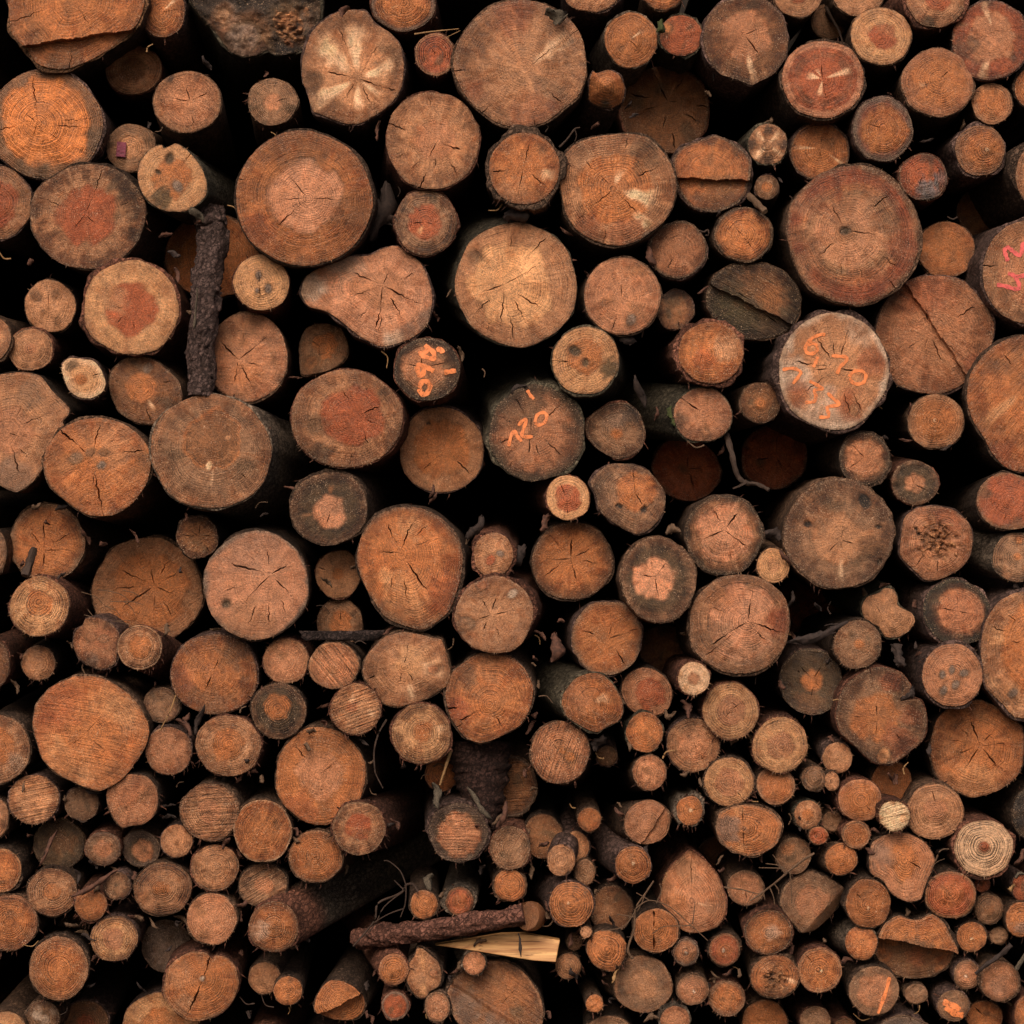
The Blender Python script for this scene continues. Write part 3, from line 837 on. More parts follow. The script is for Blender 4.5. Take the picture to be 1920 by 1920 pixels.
L(1497,-12,46,44,.02,'T','tan log with a red heart cut off by the top edge',h=(.42,'R'),c=0,dirt=.2)
L(1610,-15,48,45,.0,'T','pale tan log end at the top edge next to the red-hearted one',c=0,dirt=.2)
L(1554,40,33,34,.26,'G','small dull tan log set back at the top, with a twig across it',c=0,dirt=.2)
L(1652,67,58,54,-.02,'Y','yellowish tan log with a small reddish heart, below the top edge',h=(.46,'R',1658,67),c=0,dirt=.3,rc=.6,br=.88,b=(5,10))
L(1755,-4,55,57,-.02,'T','tan log with a round red heart and a green-black smudge at the top edge',h=(.42,'R',1757,0),st=[(1740,42,16,'M',.7)],bk=8,bc='r',b=(-14,4),c=0)
L(1857,75,70,76,-.02,'R','faceted red-brown log with yellow branch rays in the top right corner',
  o=[(1788,85),(1790,50),(1810,20),(1845,2),(1880,5),(1915,28),(1926,75),(1922,110),(1905,132),(1880,145),(1850,150),(1815,140),(1795,120)],
  p=(1862,55),h=(.6,'P'),ray=[(110,10,.1,1.1,'X',.8),(-102,7,.55,1.1,'X'),(170,5,.6,1.1,'T',.8)],st=[(1815,90,26,'D',.6)],c=[(-15,.05,.3,3)],fac=[(1800,150,1840,0,1790,60,.3)],bk=5)
L(1543,148,77,74,-.04,'R','red-brown log with a small white star at its heart and a crusty pale rim',h=(.72,'R'),rim=('C',.16),ray=[(165,18,.0,.45,'X',1),(-100,15,.0,.5,'X',1),(18,8,.05,.8,'X',.8),(120,14,.0,.35,'X',.7)],bands=[(.55,.72,'D',.5)],p=(1542,148),c=[(95,.0,.5,4),(-80,.05,.5,4)],rc=.8,bk=6,b=(-14,12),bc='k',br=.92,dirt=.35,f=.4)
L(1758,155,66,65,-.02,'O','round orange log with a pinkish grey rim and a small yellow knot streak',p=(1762,148),h=(.74,'O'),edge=('P',.25),ray=[(200,10,.35,.6,'X'),(206,10,.5,1,'P',.6)],c=[(40,.05,.4,3)],rn=16,rc=.9,b=(0,14),dirt=.25)
L(1860,194,38,39,.0,'O','small tan-orange log right of the round pink-rimmed orange log',edge=('T',.3),rn=9,c=0,dirt=.3)
L(1934,165,30,38,.0,'O','small orange log almost wholly cut off by the right edge near the top corner',c=0,bk=6)
L(1655,242,57,60,-.01,'R','round red-orange log with a grey-violet rim, under the yellowish red-hearted log',h=(.76,'O'),edge=('V',.25),c=[(165,.1,.6,2.5)],rn=15,rc=.85,dirt=.3,sp=.6)
L(1537,283,56,54,.05,'O','orange-brown log with two thin yellow rays, below the small-star log',p=(1538,278),ray=[(178,3.5,.1,.95,'X'),(-35,3.5,.3,1,'X')],c=[(85,.05,.4,3),(-95,.1,.3,3)],dirt=.5,rim=('D',.05),rc=.7)
L(1838,282,47,47,.0,'O','orange log with white pith dot and thin bark, near the right edge',p=(1852,280),edge=('T',.25),c=0,bk=7,b=(-16,5),rn=12,rc=.9,k=[(1852,280,2.5,'X')])
L(1731,332,46,43,.02,'R','red-brown log stained blue-grey along its lower edge',st=[(1740,358,26,'S',.85),(1765,335,18,'S',.6)],rim=('D',.06),c=1,rot=-20,dirt=.5)
L(1600,440,124,132,-.05,'P','very large reddish log with a dark pith eye and pale grey patches',p=(1585,433),h=(.6,'T'),c=[(115,.1,.5,3),(-5,.08,.5,4),(40,.5,.85,4),(225,.25,.6,3),(-35,.5,.85,4),(-95,.4,.65,3),(-70,.5,.7,3),(-50,.85,1,3),(185,.85,1,3),(250,.9,1,3)],st=[(1655,400,40,'G',.6),(1500,440,26,'T',.7),(1580,370,36,'B',.6),(1560,320,60,'R',.5),(1690,460,30,'R',.5),(1640,320,24,'D',.4),(1500,500,30,'T',.6),(1610,545,60,'R',.4)],k=[(1585,433,8,'D',0)],rn=32,rc=.9,edge=('B',.05),br=1.05,bands=[(.76,.95,'R',1.1),(.58,.66,'D',.55),(.66,.74,'O',.7),(.15,.52,'C',.6)])
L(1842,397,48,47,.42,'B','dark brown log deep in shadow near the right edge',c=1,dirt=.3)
L(1774,468,53,53,.14,'O','plain brownish orange log between the very large reddish log and the pink-marked one',c=0,dirt=.25,rc=.4,br=.85)
L(1958,330,54,64,-.02,'T','log with thick curved dark bark at the right edge, its end mostly out of view',bk=14,bc='k',b=(-40,20),c=0)
pinked = L(1935,510,92,99,-.03,'T','large log at the right edge with pink painted marks',p=(1950,500),c=[(150,.4,1,4),(178,.75,1,4),(170,.1,.4,3)],b=(-30,0),bc='v',bk=6,sp=.9,blot=.3,tilt=(0,0),h=(.7,'P'))
L(1752,627,111,111,.02,'P','large reddish tan log crossed by a curved diagonal saw step',p=(1745,625),step=[(1690,520,1822,713,1660,650,.02,.02)],c=[(30,.5,.9,4),(100,.2,.5,3),(-65,.1,.55,4),(250,.1,.35,3),(215,.2,.5,3),(-35,.3,.6,3),(225,.85,1,3)],st=[(1730,530,60,'R',.6),(1660,560,30,'D',.4),(1830,680,20,'R',.6)],rn=24,rc=.6,saw=(-30,.3),blot=.4)
L(1900,765,88,132,-.01,'O','large orange log with diagonal grain streaks cut off by the right edge',
  o=[(1813,750),(1820,700),(1845,665),(1880,640),(1930,627),(1990,650),(2010,760),(1980,850),(1920,885),(1885,875),(1860,848),(1845,820),(1825,790)],
  p=(1930,720),ray=[(222,9,.2,1,'Y',.6)],st=[(1880,860,34,'R',.6),(1890,700,40,'B',.4)],c=[(210,.6,.75,3),(130,.5,.8,3)],saw=(50,.4))
# -- upper middle rows
painted = L(1563,696,102,110,-.04,'T','large pale log with orange painted numbers 6, 70 and 233',p=(1570,690),edge=('W',.09),c=[(125,.2,.75,4),(75,.25,.75,6),(170,.15,.75,5),(185,.05,.4,5),(-10,.05,.6,5),(-75,.4,.8,3),(215,.25,.7,3),(60,.5,.8,3),(-60,.5,.9,3),(100,.2,.5,4)],
  st=[(1635,680,30,'R',.6),(1490,700,34,'W',.7),(1495,725,20,'R',.4),(1545,790,60,'W',.6),(1590,760,34,'R',.6),(1500,745,22,'R',.5),(1615,620,30,'W',.4)],k=[(1602,768,8,'T',85)],bk=11,b=(-20,8),bc='v',tilt=(.01,.01),blot=.35,f=.5,dirt=.3,irr=.7)
L(1412,566,88,70,.04,'D','greenish brown mouldy log crossed by a diagonal split, left of the painted 6-70-233 log',
  o=[(1327,545),(1340,515),(1375,497),(1430,495),(1465,505),(1490,530),(1502,560),(1495,595),(1470,625),(1430,635),(1390,632),(1350,605),(1328,575)],
  step=[(1330,530,1500,615,1370,610,.028)],st=[(1370,590,60,'M',.8),(1430,530,50,'B',.6),(1450,560,30,'O',.4)],dirt=.9,c=2,saw=(-30,.5),sp=.8)
L(1167,555,72,73,-.02,'P','smooth pinkish orange log right of the green-barked pale log',p=(1165,560),c=[(90,.05,.4,3),(200,.1,.5,3),(-25,.1,.3,3),(255,.4,.95,3)],k=[(1183,600,9,'V',70)],bk=4,b=(-16,-4),dirt=.3,rn=18,rc=.7,br=1.05)
L(1266,580,35,38,.12,'B','small crumbly rotten log wedged left of the mouldy split log',irr=3.0,dirt=.9,c=3,rc=.1,st=[(1260,560,20,'D',.8)],blot=.9,b=(0,-10))
L(1098,676,62,64,-.05,'Y','yellow log with a brown heart and a dark stained patch at right',h=(.52,'O',1095,668),k=[(1078,658,9,'D',-30),(1098,680,6,'D',90)],st=[(1145,690,24,'M',.85),(1100,660,40,'O',.5)],c=[(178,.55,1,5)],b=(24,6),bc='m',bk=5,dirt=.15,saw=(25,.3),br=1.05)
L(1333,661,61,58,-.02,'O','glossy orange log with thick loose bark, below the mouldy split log',p=(1316,664),h=(.55,'O',1330,665),edge=('O',.2),st=[(1320,675,26,'R',.6),(1360,650,30,'X',.35)],bk=11,bc='r',b=(-12,0),rn=18,rc=.7,sp=.9,shred=.25,c=1,br=1.08)
L(1426,755,38,38,.02,'B','small brown log with an orange core, left of the painted 6-70-233 log',h=(.3,'O'),rc=.9,rn=11,c=0,b=(-22,4),sp=.9)
L(1318,778,54,51,.0,'P','dull pinkish log with a mossy green side at left and a dark crack',c=[(145,.2,1,5)],b=(-95,-18),bc='m',bk=4,rc=.5,rn=14,st=[(1275,790,16,'D',.6)],f=(.5,150,240),br=.92)
L(1155,806,55,54,.03,'G','grey sooty log with a small orange core and a pointed left side',h=(.2,'O',1157,812),st=[(1185,775,28,'K',.8),(1155,785,26,'V',.4)],dirt=.7,o=[(1098,790),(1115,772),(1140,758),(1175,755),(1200,775),(1210,810),(1203,840),(1180,857),(1155,860),(1125,845),(1102,820)],rn=14,rc=.8,c=0,sp=.9)
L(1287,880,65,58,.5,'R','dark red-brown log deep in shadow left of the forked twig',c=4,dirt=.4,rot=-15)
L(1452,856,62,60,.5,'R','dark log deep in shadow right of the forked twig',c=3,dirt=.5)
L(1755,790,53,51,.04,'O','round orange log with pale flecked rim, alone under the curved-step log',edge=('T',.28),rn=15,rc=.9,c=0,sp=.8,dirt=.25,k=[(1752,788,2,'X')])
L(1621,860,48,50,.0,'B','brown log with a cracked pinkish heart below the painted 6-70-233 log',h=(.74,'P'),edge=('D',.2),c=[(135,.05,.7,4),(210,.05,.7,3)],bk=6,b=(-6,-10),dirt=.6,sp=.9,f=.5)
L(1716,905,45,41,.02,'D','small dark log with a round pinkish heart, right of the cracked-heart brown log',h=(.44,'P'),edge=('G',.15),c=2,dirt=.5,rot=-20,f=.4)
L(1892,940,60,54,-.02,'R','smooth red log at the right edge below the diagonal-grained orange log',edge=('B',.12),c=1,dirt=.2,rc=.5,b=(-8,20))
sprayed = L(1006,812,91,88,.0,'P','large log with a blackened rim and an orange painted 120 on its heart',h=(.74,'P'),edge=('D',.22),p=(995,805),c=[(85,.0,.3,4),(-95,.0,.5,5),(-70,.3,.6,4),(205,.2,.8,4),(40,.3,.8,3),(160,.5,.9,3),(115,.4,.9,3),(-40,.4,.8,3),(240,.6,.95,3)],st=[(975,750,60,'D',.7),(1075,800,20,'D',.5)],b=(-12,-30),bc='m',bk=9,tilt=(0,0),br=.95,dirt=.5,sp=.8)
marked = L(801,692,62,59,-.01,'G','small dark-rimmed log with blurry orange painted figures, right below the pear-shaped log',h=(.66,'P',792,688),edge=('D',.3),p=(792,690),c=[(95,.0,.6,3),(-92,.0,.55,3),(15,.05,.7,3),(165,.1,.7,3)],bk=5,b=(6,14),bc='r',tilt=(0,0),dirt=.7,rn=14,rc=.9)
L(608,655,45,48,.24,'G','shaded teardrop-shaped log under the pear-shaped one',o=[(563,640),(570,620),(590,608),(615,606),(640,620),(652,645),(650,668),(635,685),(610,697),(568,703),(563,680)],h=(.5,'O',610,648),k=[(584,680,13,'B',40)],c=1,dirt=.3)
L(650,785,105,91,-.03,'T','large oval log with a reddish off-centre heart and splintered lower left rim',p=(670,780),h=(.6,'R',662,780),c=[(120,.15,.6,4),(25,.1,.6,4),(-20,.2,.7,3),(-70,.2,.65,4),(-90,.02,.25,3),(185,.5,.8,3),(-100,.75,1,3),(70,.6,.8,3)],st=[(600,850,26,'D',.7),(595,800,30,'D',.5),(720,735,14,'D',.6)],f=(1.2,190,285),rn=24,rc=.7,dirt=.55,irr=.6,b=(8,6))
L(828,844,80,79,.2,'T','plain orange-brown log set back right of the splintered oval one',h=(.68,'O'),c=[(-90,.45,.6,3),(-40,.4,.95,4),(225,.4,.8,3)],k=[(803,794,3,'K')],dirt=.25,rc=.3,blot=.4)
L(490,530,52,52,.0,'Y','pale yellow log with three grey knots beside the upright bark-covered branch',k=[(485,516,6,'V',90),(503,541,7,'V',90),(482,545,4,'V')],c=2,b=(-14,18),bc='r',dirt=.1,rn=12,rc=.6,sp=.3,blot=.3,br=.95)
L(94,574,48,49,.08,'T','pale log with four brown knots like a face, near the left edge',k=[(68,556,8,'B',-30),(104,552,7,'B',80),(108,602,6,'B',90),(82,585,4,'B')],c=2,dirt=.1,rc=.6,rn=14,sp=.3,blot=.3)
L(246,577,89,88,-.03,'Y','large yellowish log with a red heart and thick scaly bark at left',p=(243,580),h=(.56,'R',246,578),st=[(215,560,30,'T',.7)],c=[(170,.15,.45,3),(228,.1,.45,4),(-75,.3,.5,3),(110,.4,.6,3)],bk=10,bc='r',b=(-4,12),dirt=.25,sp=.9,br=1.0,f=.3)
L(57,655,42,40,.03,'T','small ringed tan log under the four-knot log',h=(.26,'P'),rc=1.1,rn=12,c=0,dirt=.2)
L(-19,635,39,43,.0,'T','pale log end cut by the left edge beside the small ringed tan log',c=0,bk=6)
L(157,709,41,39,-.03,'Y','small bright yellow log with an orange heart, pointed at its upper left',o=[(115,690),(120,677),(132,671),(152,673),(175,676),(190,695),(198,718),(192,735),(170,747),(150,745),(132,735),(122,715)],h=(.28,'O',152,711),edge=('X',.3),st=[(133,685,13,'D',.85)],c=[(18,.45,1,3)],br=1.1,b=(10,18),dirt=.1,bk=4,saw=(70,.2),f=.5)
L(273,731,69,63,.02,'B','brown log with a round orange heart and two pale knot streaks',p=(259,724),h=(.42,'O',264,726),k=[(277,690,8,'V',60)],ray=[(-55,5,.35,.7,'X',.8)],o=[(204,725),(210,695),(235,674),(265,668),(290,675),(315,695),(336,715),(342,740),(338,760),(315,785),(285,796),(250,790),(220,770)],c=[(-70,.5,.95,4),(10,.6,.9,3)],dirt=.4,rn=18,rc=.8)
L(463,669,76,84,.06,'P','pinkish orange log with bold cracks just right of the upright bark-covered branch',p=(447,675),h=(.62,'P',455,665),st=[(440,605,45,'B',.7),(460,705,34,'O',.5)],c=[(132,.05,.75,6),(40,.05,.75,5),(258,.05,.6,5),(-62,.1,.65,4),(-15,.2,.7,3),(80,.4,.6,3)],dirt=.3,f=(.6,280,330))
L(35,805,98,112,.0,'T','large lobed greyish tan log cut by the left edge',
  o=[(-60,800),(-50,740),(-10,705),(40,697),(75,705),(92,725),(100,735),(130,765),(128,780),(118,790),(120,800),(100,830),(85,870),(60,905),(30,922),(0,910),(-30,890)],
  p=(12,810),h=(.42,'P',18,808),c=[(60,.2,.5,3),(25,.3,.8,3),(-10,.3,.75,3),(-72,.2,.75,5),(-50,.4,.7,3),(-20,.05,.3,3),(120,.1,.3,3)],st=[(30,900,50,'V',.5),(60,740,30,'G',.6),(105,760,24,'T',.6)],dirt=.25,blot=.35)
L(183,876,100,93,-.05,'O','large orange tan log split by long cracks, with grey knots round its pith',
  o=[(82,870),(90,835),(115,805),(150,788),(190,783),(230,795),(260,815),(278,840),(283,870),(275,905),(250,940),(215,965),(170,967),(130,945),(95,910)],
  p=(172,858),c=[(138,.2,1,7),(75,.05,.9,4),(195,.02,.15,4),(8,.3,.95,4),(-78,.2,1,6),(-85,.3,.5,3),(215,.3,.7,2.5)],k=[(170,848,7,'B'),(195,848,7,'B'),(143,860,10,'G',20),(190,872,7,'V')],st=[(265,865,26,'M',.45),(230,820,60,'T',.5)],dirt=.35,rn=24,rc=.5,b=(20,14))
L(395,846,114,107,-.06,'G','very large brown log with a dark ringed heart outlined in orange, below the upright branch',p=(405,835),h=(.48,'B',398,826),ho='F',k=[(392,873,6,'X',88),(427,821,5,'T',20)],ray=[(-98,3,.35,.7,'X',.7),(24,3,.45,.65,'X',.7)],c=[(200,.4,.7,3),(-50,.6,.8,3)],edge=('T',.18),b=(52,26),bc='g',rn=30,rc=1.0,dirt=.5,sp=.9,br=1.02)
L(617,953,72,69,-.01,'D','dirty dark log with a bright orange round heart below the splintered oval log',p=(620,958),h=(.43,'C',620,960),edge=('G',.2),ray=[(90,8,.4,.7,'O',.7),(190,4,.4,.8,'T',.6)],c=[(60,.02,.4,3),(250,.02,.4,3)],bk=6,b=(24,-6),bc='k',dirt=.75,sp=.9,rn=16)
L(1065,933,41,42,.0,'Y','small log with a pale yellow ring round a dark red heart',h=(.63,'R'),c=2,b=(-16,-3),bc='r',bk=3,dirt=.12,sp=.4,blot=.2,br=.98)
L(1180,935,67,68,-.02,'G','grey-tan log with an orange heart and two black holes beneath it',
  o=[(1107,905),(1120,885),(1145,870),(1185,870),(1215,882),(1232,900),(1247,925),(1246,955),(1235,975),(1215,995),(1195,1002),(1170,992),(1140,972),(1122,955),(1118,930)],
  h=(.54,'O',1193,920),p=(1190,922),k=[(1161,949,5,'K'),(1207,955,6,'K')],dirt=.6,rn=17,rc=.8,c=2)
L(1358,1003,72,75,-.01,'T','log with a broad pink three-cracked heart, above right of the centre disc with dark sapwood',p=(1358,993),h=(.74,'C'),edge=('D',.16),c=[(50,.0,.6,6),(205,.0,.65,5),(-38,.02,.7,5),(120,.3,.7,3),(-105,.5,.75,3),(-75,.5,.7,3)],sp=.9,f=(.9,220,300),dirt=.6)
L(1573,1000,104,101,-.03,'G','large grey-brown log with dark round holes and a pale centre',p=(1576,1012),h=(.45,'T',1570,1010),k=[(1515,983,6,'K'),(1622,940,12,'K',-60),(1647,988,5,'K'),(1649,1053,5,'D')],ray=[(12,8,.3,.85,'T',.8),(-90,4,.35,1,'X',.7)],st=[(1500,930,60,'B',.5),(1640,1020,40,'B',.5),(1640,925,26,'B',.6)],c=[(75,.0,.3,4),(222,.0,.35,5),(-15,.03,.3,4),(-80,.05,.25,3)],dirt=.6,sp=.8,rc=.5)
L(1756,1016,68,70,.0,'P','knobbly pinkish log with a rotted crumbling centre',
  o=[(1690,1005),(1697,970),(1720,952),(1750,948),(1790,957),(1815,980),(1824,1005),(1820,1040),(1800,1068),(1765,1085),(1735,1088),(1710,1065),(1688,1040)],
  p=(1757,1015),decay=[(1758,1012,36)],k=[(1718,992,3.5,'K',-40),(1723,1001,3,'K')],st=[(1775,968,34,'R',.6),(1715,965,26,'C',.6)],c=[(230,.5,.9,3),(-88,.5,.9,3),(160,.4,.8,3),(-20,.5,.8,3)],br=1.02,dirt=.4)
L(1908,1045,46,46,-.02,'G','small grey knotty log with a short orange peg, at the right edge',h=(.15,'O'),k=[(1888,1080,7,'T',60),(1912,1012,7,'O',80)],b=(-75,-20),bc='g',rn=13,rc=1.0,c=0,dirt=.5,f=.5)
# -- middle rows
L(88,1017,72,72,.14,'O','shaded orange-brown log with a broken twig stub leaning on it, near the left edge',p=(83,1032),c=[(92,.0,.6,5),(-90,.05,.6,4),(2,.05,.55,4),(35,.15,.7,3),(125,.2,.6,3)],edge=('G',.15),b=(40,10),bc='b',dirt=.4,blot=.3)
L(276,1108,101,101,.26,'T','large shaded brown log with many radial cracks, set back left of the pale grey-pink log',p=(290,1098),c=[(102,.0,.55,5),(155,.1,.65,4),(215,.02,.7,5),(-25,.05,.55,4),(30,.1,.6,3),(60,.3,.7,3),(-92,.2,.65,3),(-60,.3,.7,3),(185,.3,.7,3),(240,.4,.7,3)],h=(.75,'O'),dirt=.25,blot=.3)
L(370,1007,39,40,.06,'B','small rotten crackled brown log under the very large orange-outlined log',c=6,dirt=.9,rc=.3,irr=1.8,saw=(30,.5))
L(480,1097,98,102,-.04,'C','large pale log, greyish pink above, tan below, with a knot scar at lower left',p=(508,1077),c=[(165,.1,.7,6),(30,.02,.6,5),(225,.03,.55,6),(100,.2,.6,3),(-45,.15,.6,4),(-92,.35,.8,4),(-70,.5,.85,3),(140,.4,.8,3),(200,.5,.75,3),(245,.5,.85,3)],st=[(470,1025,60,'V',.3),(425,1132,12,'D',.7),(470,1175,60,'T',.6)],k=[(424,1132,6,'D',30)],edge=('V',.07),br=.97,dirt=.2,rc=.45,blot=.3,f=(.4,250,330),bk=3)
L(634,1077,42,45,.16,'T','small smooth tan log with a tiny heart, above the one behind the bark stick',h=(.25,'O'),c=[(160,.6,.95,4)],dirt=.12,rc=.5,rn=12,blot=.2)
L(637,1167,43,43,.18,'G','small brownish log partly hidden behind a flat bark stick',h=(.5,'O'),c=1,dirt=.4)
L(768,1066,100,116,-.03,'O','very large egg-shaped orange log with an angular crack at its pith',
  o=[(668,1045),(680,1000),(705,970),(745,952),(790,953),(830,972),(858,1005),(868,1045),(862,1090),(845,1140),(820,1165),(790,1181),(750,1170),(720,1155),(690,1110),(675,1080)],
  p=(750,1035),h=(.8,'O',755,1050),c=[(66,.0,.75,5),(182,.0,.6,4),(115,.2,.75,4),(-55,.15,.65,6),(20,.3,.75,4),(255,.3,.6,4),(-82,.35,.65,3),(235,.4,.7,3),(45,.4,.75,3)],st=[(770,985,30,'Y',.4),(720,1080,16,'Y',.5),(840,1110,50,'R',.5),(760,1120,50,'Y',.4)],edge=('B',.09),rn=28,rc=.85,br=1.08,b=(6,0),bk=5,irr=.6)
L(925,1040,37,42,-.02,'T','small knotty tan log with ragged bark on top, right of the egg-shaped orange log',k=[(920,1050,9,'R',60),(938,1038,6,'V')],rc=.4,bk=7,bc='r',b=(3,-14),shred=.5,c=0)
L(927,1153,73,72,-.05,'T','log with two oval knots and reddish scaly bark at right',p=(920,1153),k=[(874,1169,12,'G',0),(961,1113,8,'W',45),(905,1095,10,'P',10)],c=[(200,.05,.5,4),(118,.05,.5,5),(75,.1,.5,3),(12,.1,.6,4),(-65,.3,.6,3),(240,.2,.5,3),(30,.3,.6,3)],b=(20,-2),bc='r',bk=6,dirt=.35,rc=.35,rn=16,f=(.3,180,320))
L(1073,1052,75,74,.09,'O','shaded reddish log with a three-armed crack, left of the centre disc with dark sapwood',p=(1070,1047),c=[(85,.0,.6,6),(185,.0,.5,5),(-75,.0,.55,5),(25,.1,.6,3),(135,.3,.7,3),(215,.3,.8,3),(-10,.3,.7,3)],edge=('B',.2),saw=(40,.3),rc=.4,blot=.35)
L(1235,1086,71,79,-.06,'D','dark sooty log with a sharp round pink heart, near the picture centre',p=(1228,1082),h=(.53,'C',1227,1086),edge=('G',.2),c=[(52,.0,.45,5),(170,.0,.4,4),(-82,.0,.55,5),(105,.2,.45,3)],dirt=.85,sp=.95,f=(1.4,270,330),b=(-2,16),br=1.08,rc=.5)
L(1450,1060,31,32,.0,'Y','small fuzzy yellow log beside a reddish bark tangle, left of the dark-holed log',c=0,rc=.7,rn=8,f=.8,sp=.9,dirt=.15,h=(.4,'T'))
L(1387,1170,95,94,-.02,'T','large log with a pink-red heart, red at right, split by three long cracks',p=(1403,1165),h=(.74,'C',1396,1168),c=[(82,.0,.75,5),(212,.0,.75,6),(-18,.0,.95,6),(220,.35,.95,4),(160,.3,.7,3),(-50,.3,.6,3),(110,.4,.7,3)],st=[(1462,1165,26,'R',.8),(1330,1200,40,'G',.6),(1345,1125,26,'O',.5),(1400,1250,60,'G',.5)],rn=26,rc=.95,b=(-10,14),bc='b',bk=5,br=1.02)
L(1138,1196,67,69,.04,'O','plain reddish brown log under the three-armed crack log',c=[(75,.02,.35,4),(20,.05,.9,3),(-55,.4,.9,4),(160,.4,.8,4)],p=(1140,1198),edge=('G',.12),dirt=.35,saw=(30,.25),rc=.3,b=(-12,0))
L(1245,1216,46,44,.38,'B','dark shadowed log behind the fuzzy-barked tiny yellow log',rc=.6,c=0,dirt=.4)
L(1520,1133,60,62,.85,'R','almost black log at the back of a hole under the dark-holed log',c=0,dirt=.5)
L(1665,1150,52,47,.03,'T','pale peanut-shaped log with two lobes',o=[(1615,1140),(1625,1120),(1648,1112),(1660,1103),(1676,1106),(1683,1122),(1682,1134),(1692,1141),(1710,1150),(1716,1165),(1705,1182),(1685,1195),(1660,1193),(1648,1175),(1625,1165)],c=2,dirt=.1,blot=.3,rn=14,rc=.6,b=(-14,-14),bc='m',bk=5,irr=.4,br=.95,p=(1652,1150))
L(1795,1148,66,60,-.01,'D','dark-rimmed log with a pinkish red cracked heart, below the rotted-centre log',p=(1796,1146),h=(.68,'P',1800,1146),edge=('M',.15),c=[(92,.0,.5,3),(170,.0,.5,3),(-10,.05,.5,3),(215,.1,.5,3)],b=(-28,0),bc='v',bk=5,dirt=.75,rot=-25,f=.4,st=[(1800,1150,50,'R',.3)])
L(1608,1208,45,46,-.01,'G','small fuzzy grey-tan log with a faint orange core, below left of the peanut-shaped log',h=(.2,'O',1610,1208),dirt=.55,c=0,rc=.4,sp=.95,f=.9,b=(-10,2),bk=3)
L(1935,1230,97,116,-.03,'T','large pale lumpy log at the right edge, right of the five-knot log',o=[(1838,1210),(1846,1165),(1870,1130),(1905,1112),(1960,1110),(2020,1180),(2020,1290),(1960,1345),(1905,1345),(1880,1320),(1850,1290),(1842,1250)],p=(1945,1200),c=[(185,.3,.6,4),(165,.6,.9,3),(140,.5,.8,3)],k=[(1900,1300,8,'V',40)],st=[(1860,1190,26,'Y',.6),(1855,1150,24,'B',.5),(1880,1310,40,'Y',.4)],h=(.65,'O'),rn=22,rc=.7,bk=6,b=(-12,-4))
L(1521,1278,58,63,.12,'D','shaded dark brown log with a small tan heart, below the nearly black hole',h=(.32,'O'),c=[(130,.1,.6,3),(60,.1,.8,3),(-45,.1,.6,3),(-95,.2,.5,3)],dirt=.5,st=[(1515,1320,30,'B',.5)])
L(1786,1266,57,59,-.04,'P','pale log with five bluish knots and thick bark at left',k=[(1767,1265,6,'V'),(1785,1256,6,'V',80),(1808,1262,7,'V',20),(1792,1284,7,'V',60),(1769,1295,7,'V',60)],p=(1783,1272),c=[(210,.05,.3,2.5)],b=(-26,-2),bc='v',bk=7,dirt=.2,rn=15,rc=.7,blot=.35)
L(1650,1342,86,92,.0,'G','large dirty log with an orange-tan heart and a notch at its upper right',o=[(1567,1345),(1572,1310),(1590,1280),(1620,1258),(1650,1250),(1690,1262),(1710,1290),(1702,1312),(1725,1312),(1738,1345),(1732,1385),(1705,1410),(1670,1432),(1640,1430),(1605,1400),(1578,1375)],
  h=(.5,'O',1640,1345),p=(1645,1345),k=[(1657,1418,13,'Y',80)],c=[(95,.02,.3,4),(178,.3,.6,4),(-95,.1,.4,4),(-20,.4,.7,5),(-40,.5,.7,4),(-10,.7,.95,4)],st=[(1670,1280,26,'R',.6),(1690,1390,40,'R',.5),(1705,1345,24,'R',.5)],dirt=.7,sp=.9,f=(.7,260,330),irr=.5)
L(1832,1404,87,93,.07,'O','large reddish brown log with a branching crack in the lower right, below the five-knot log',o=[(1745,1400),(1758,1350),(1790,1320),(1840,1312),(1885,1335),(1915,1365),(1919,1410),(1910,1450),(1875,1480),(1825,1495),(1785,1480),(1755,1455)],p=(1838,1398),c=[(110,.0,.6,5),(50,.15,.6,4),(5,.05,.6,4),(-50,.05,.6,5),(235,.05,.65,5),(170,.2,.6,4),(200,.15,.5,3),(140,.3,.7,3),(-95,.2,.5,3)],st=[(1775,1390,40,'B',.5),(1830,1480,60,'Y',.4)],f=(.3,200,340),dirt=.35,saw=(80,.25))
L(74,1137,56,56,-.05,'Y','pale ringed log with an orange heart and ragged bark, under the leaning twig stub',h=(.45,'O'),p=(72,1128),rc=1.1,rn=13,c=0,b=(18,18),bc='r',bk=3,sp=1.0,f=.6,shred=.25,dirt=.45)
L(182,1207,46,49,.0,'P','small lumpy pinkish grey log left of the orange ringed one',o=[(136,1210),(140,1185),(155,1172),(160,1160),(180,1157),(200,1165),(212,1172),(224,1190),(220,1225),(215,1245),(190,1255),(165,1248),(145,1230)],st=[(170,1240,18,'V',.6),(185,1195,24,'R',.35),(170,1170,16,'Y',.4)],k=[(170,1195,7,'P'),(195,1198,7,'P')],c=0,rc=.3,dirt=.6,sp=.9,bk=4,br=.88,shred=.25)
L(262,1214,42,42,-.02,'T','small orange ringed log with long bark showing below, by dry needles',h=(.5,'O'),rc=1.0,rn=11,c=0,b=(40,48),bc='r',bk=2,sp=1.0,rim=('X',.05),dirt=.5,shred=.3)
L(72,1243,32,33,.05,'T','small dull tan log below the pale ringed orange-hearted log',c=0,dirt=.5,f=.5,br=.85)
L(-13,1245,31,46,.0,'B','brown log sliver at the left edge beside the small dull tan log',c=0,bk=6,shred=.4)
L(-8,1035,20,42,.03,'G','grey log sliver at the left edge beside the shaded orange-brown log',c=0)
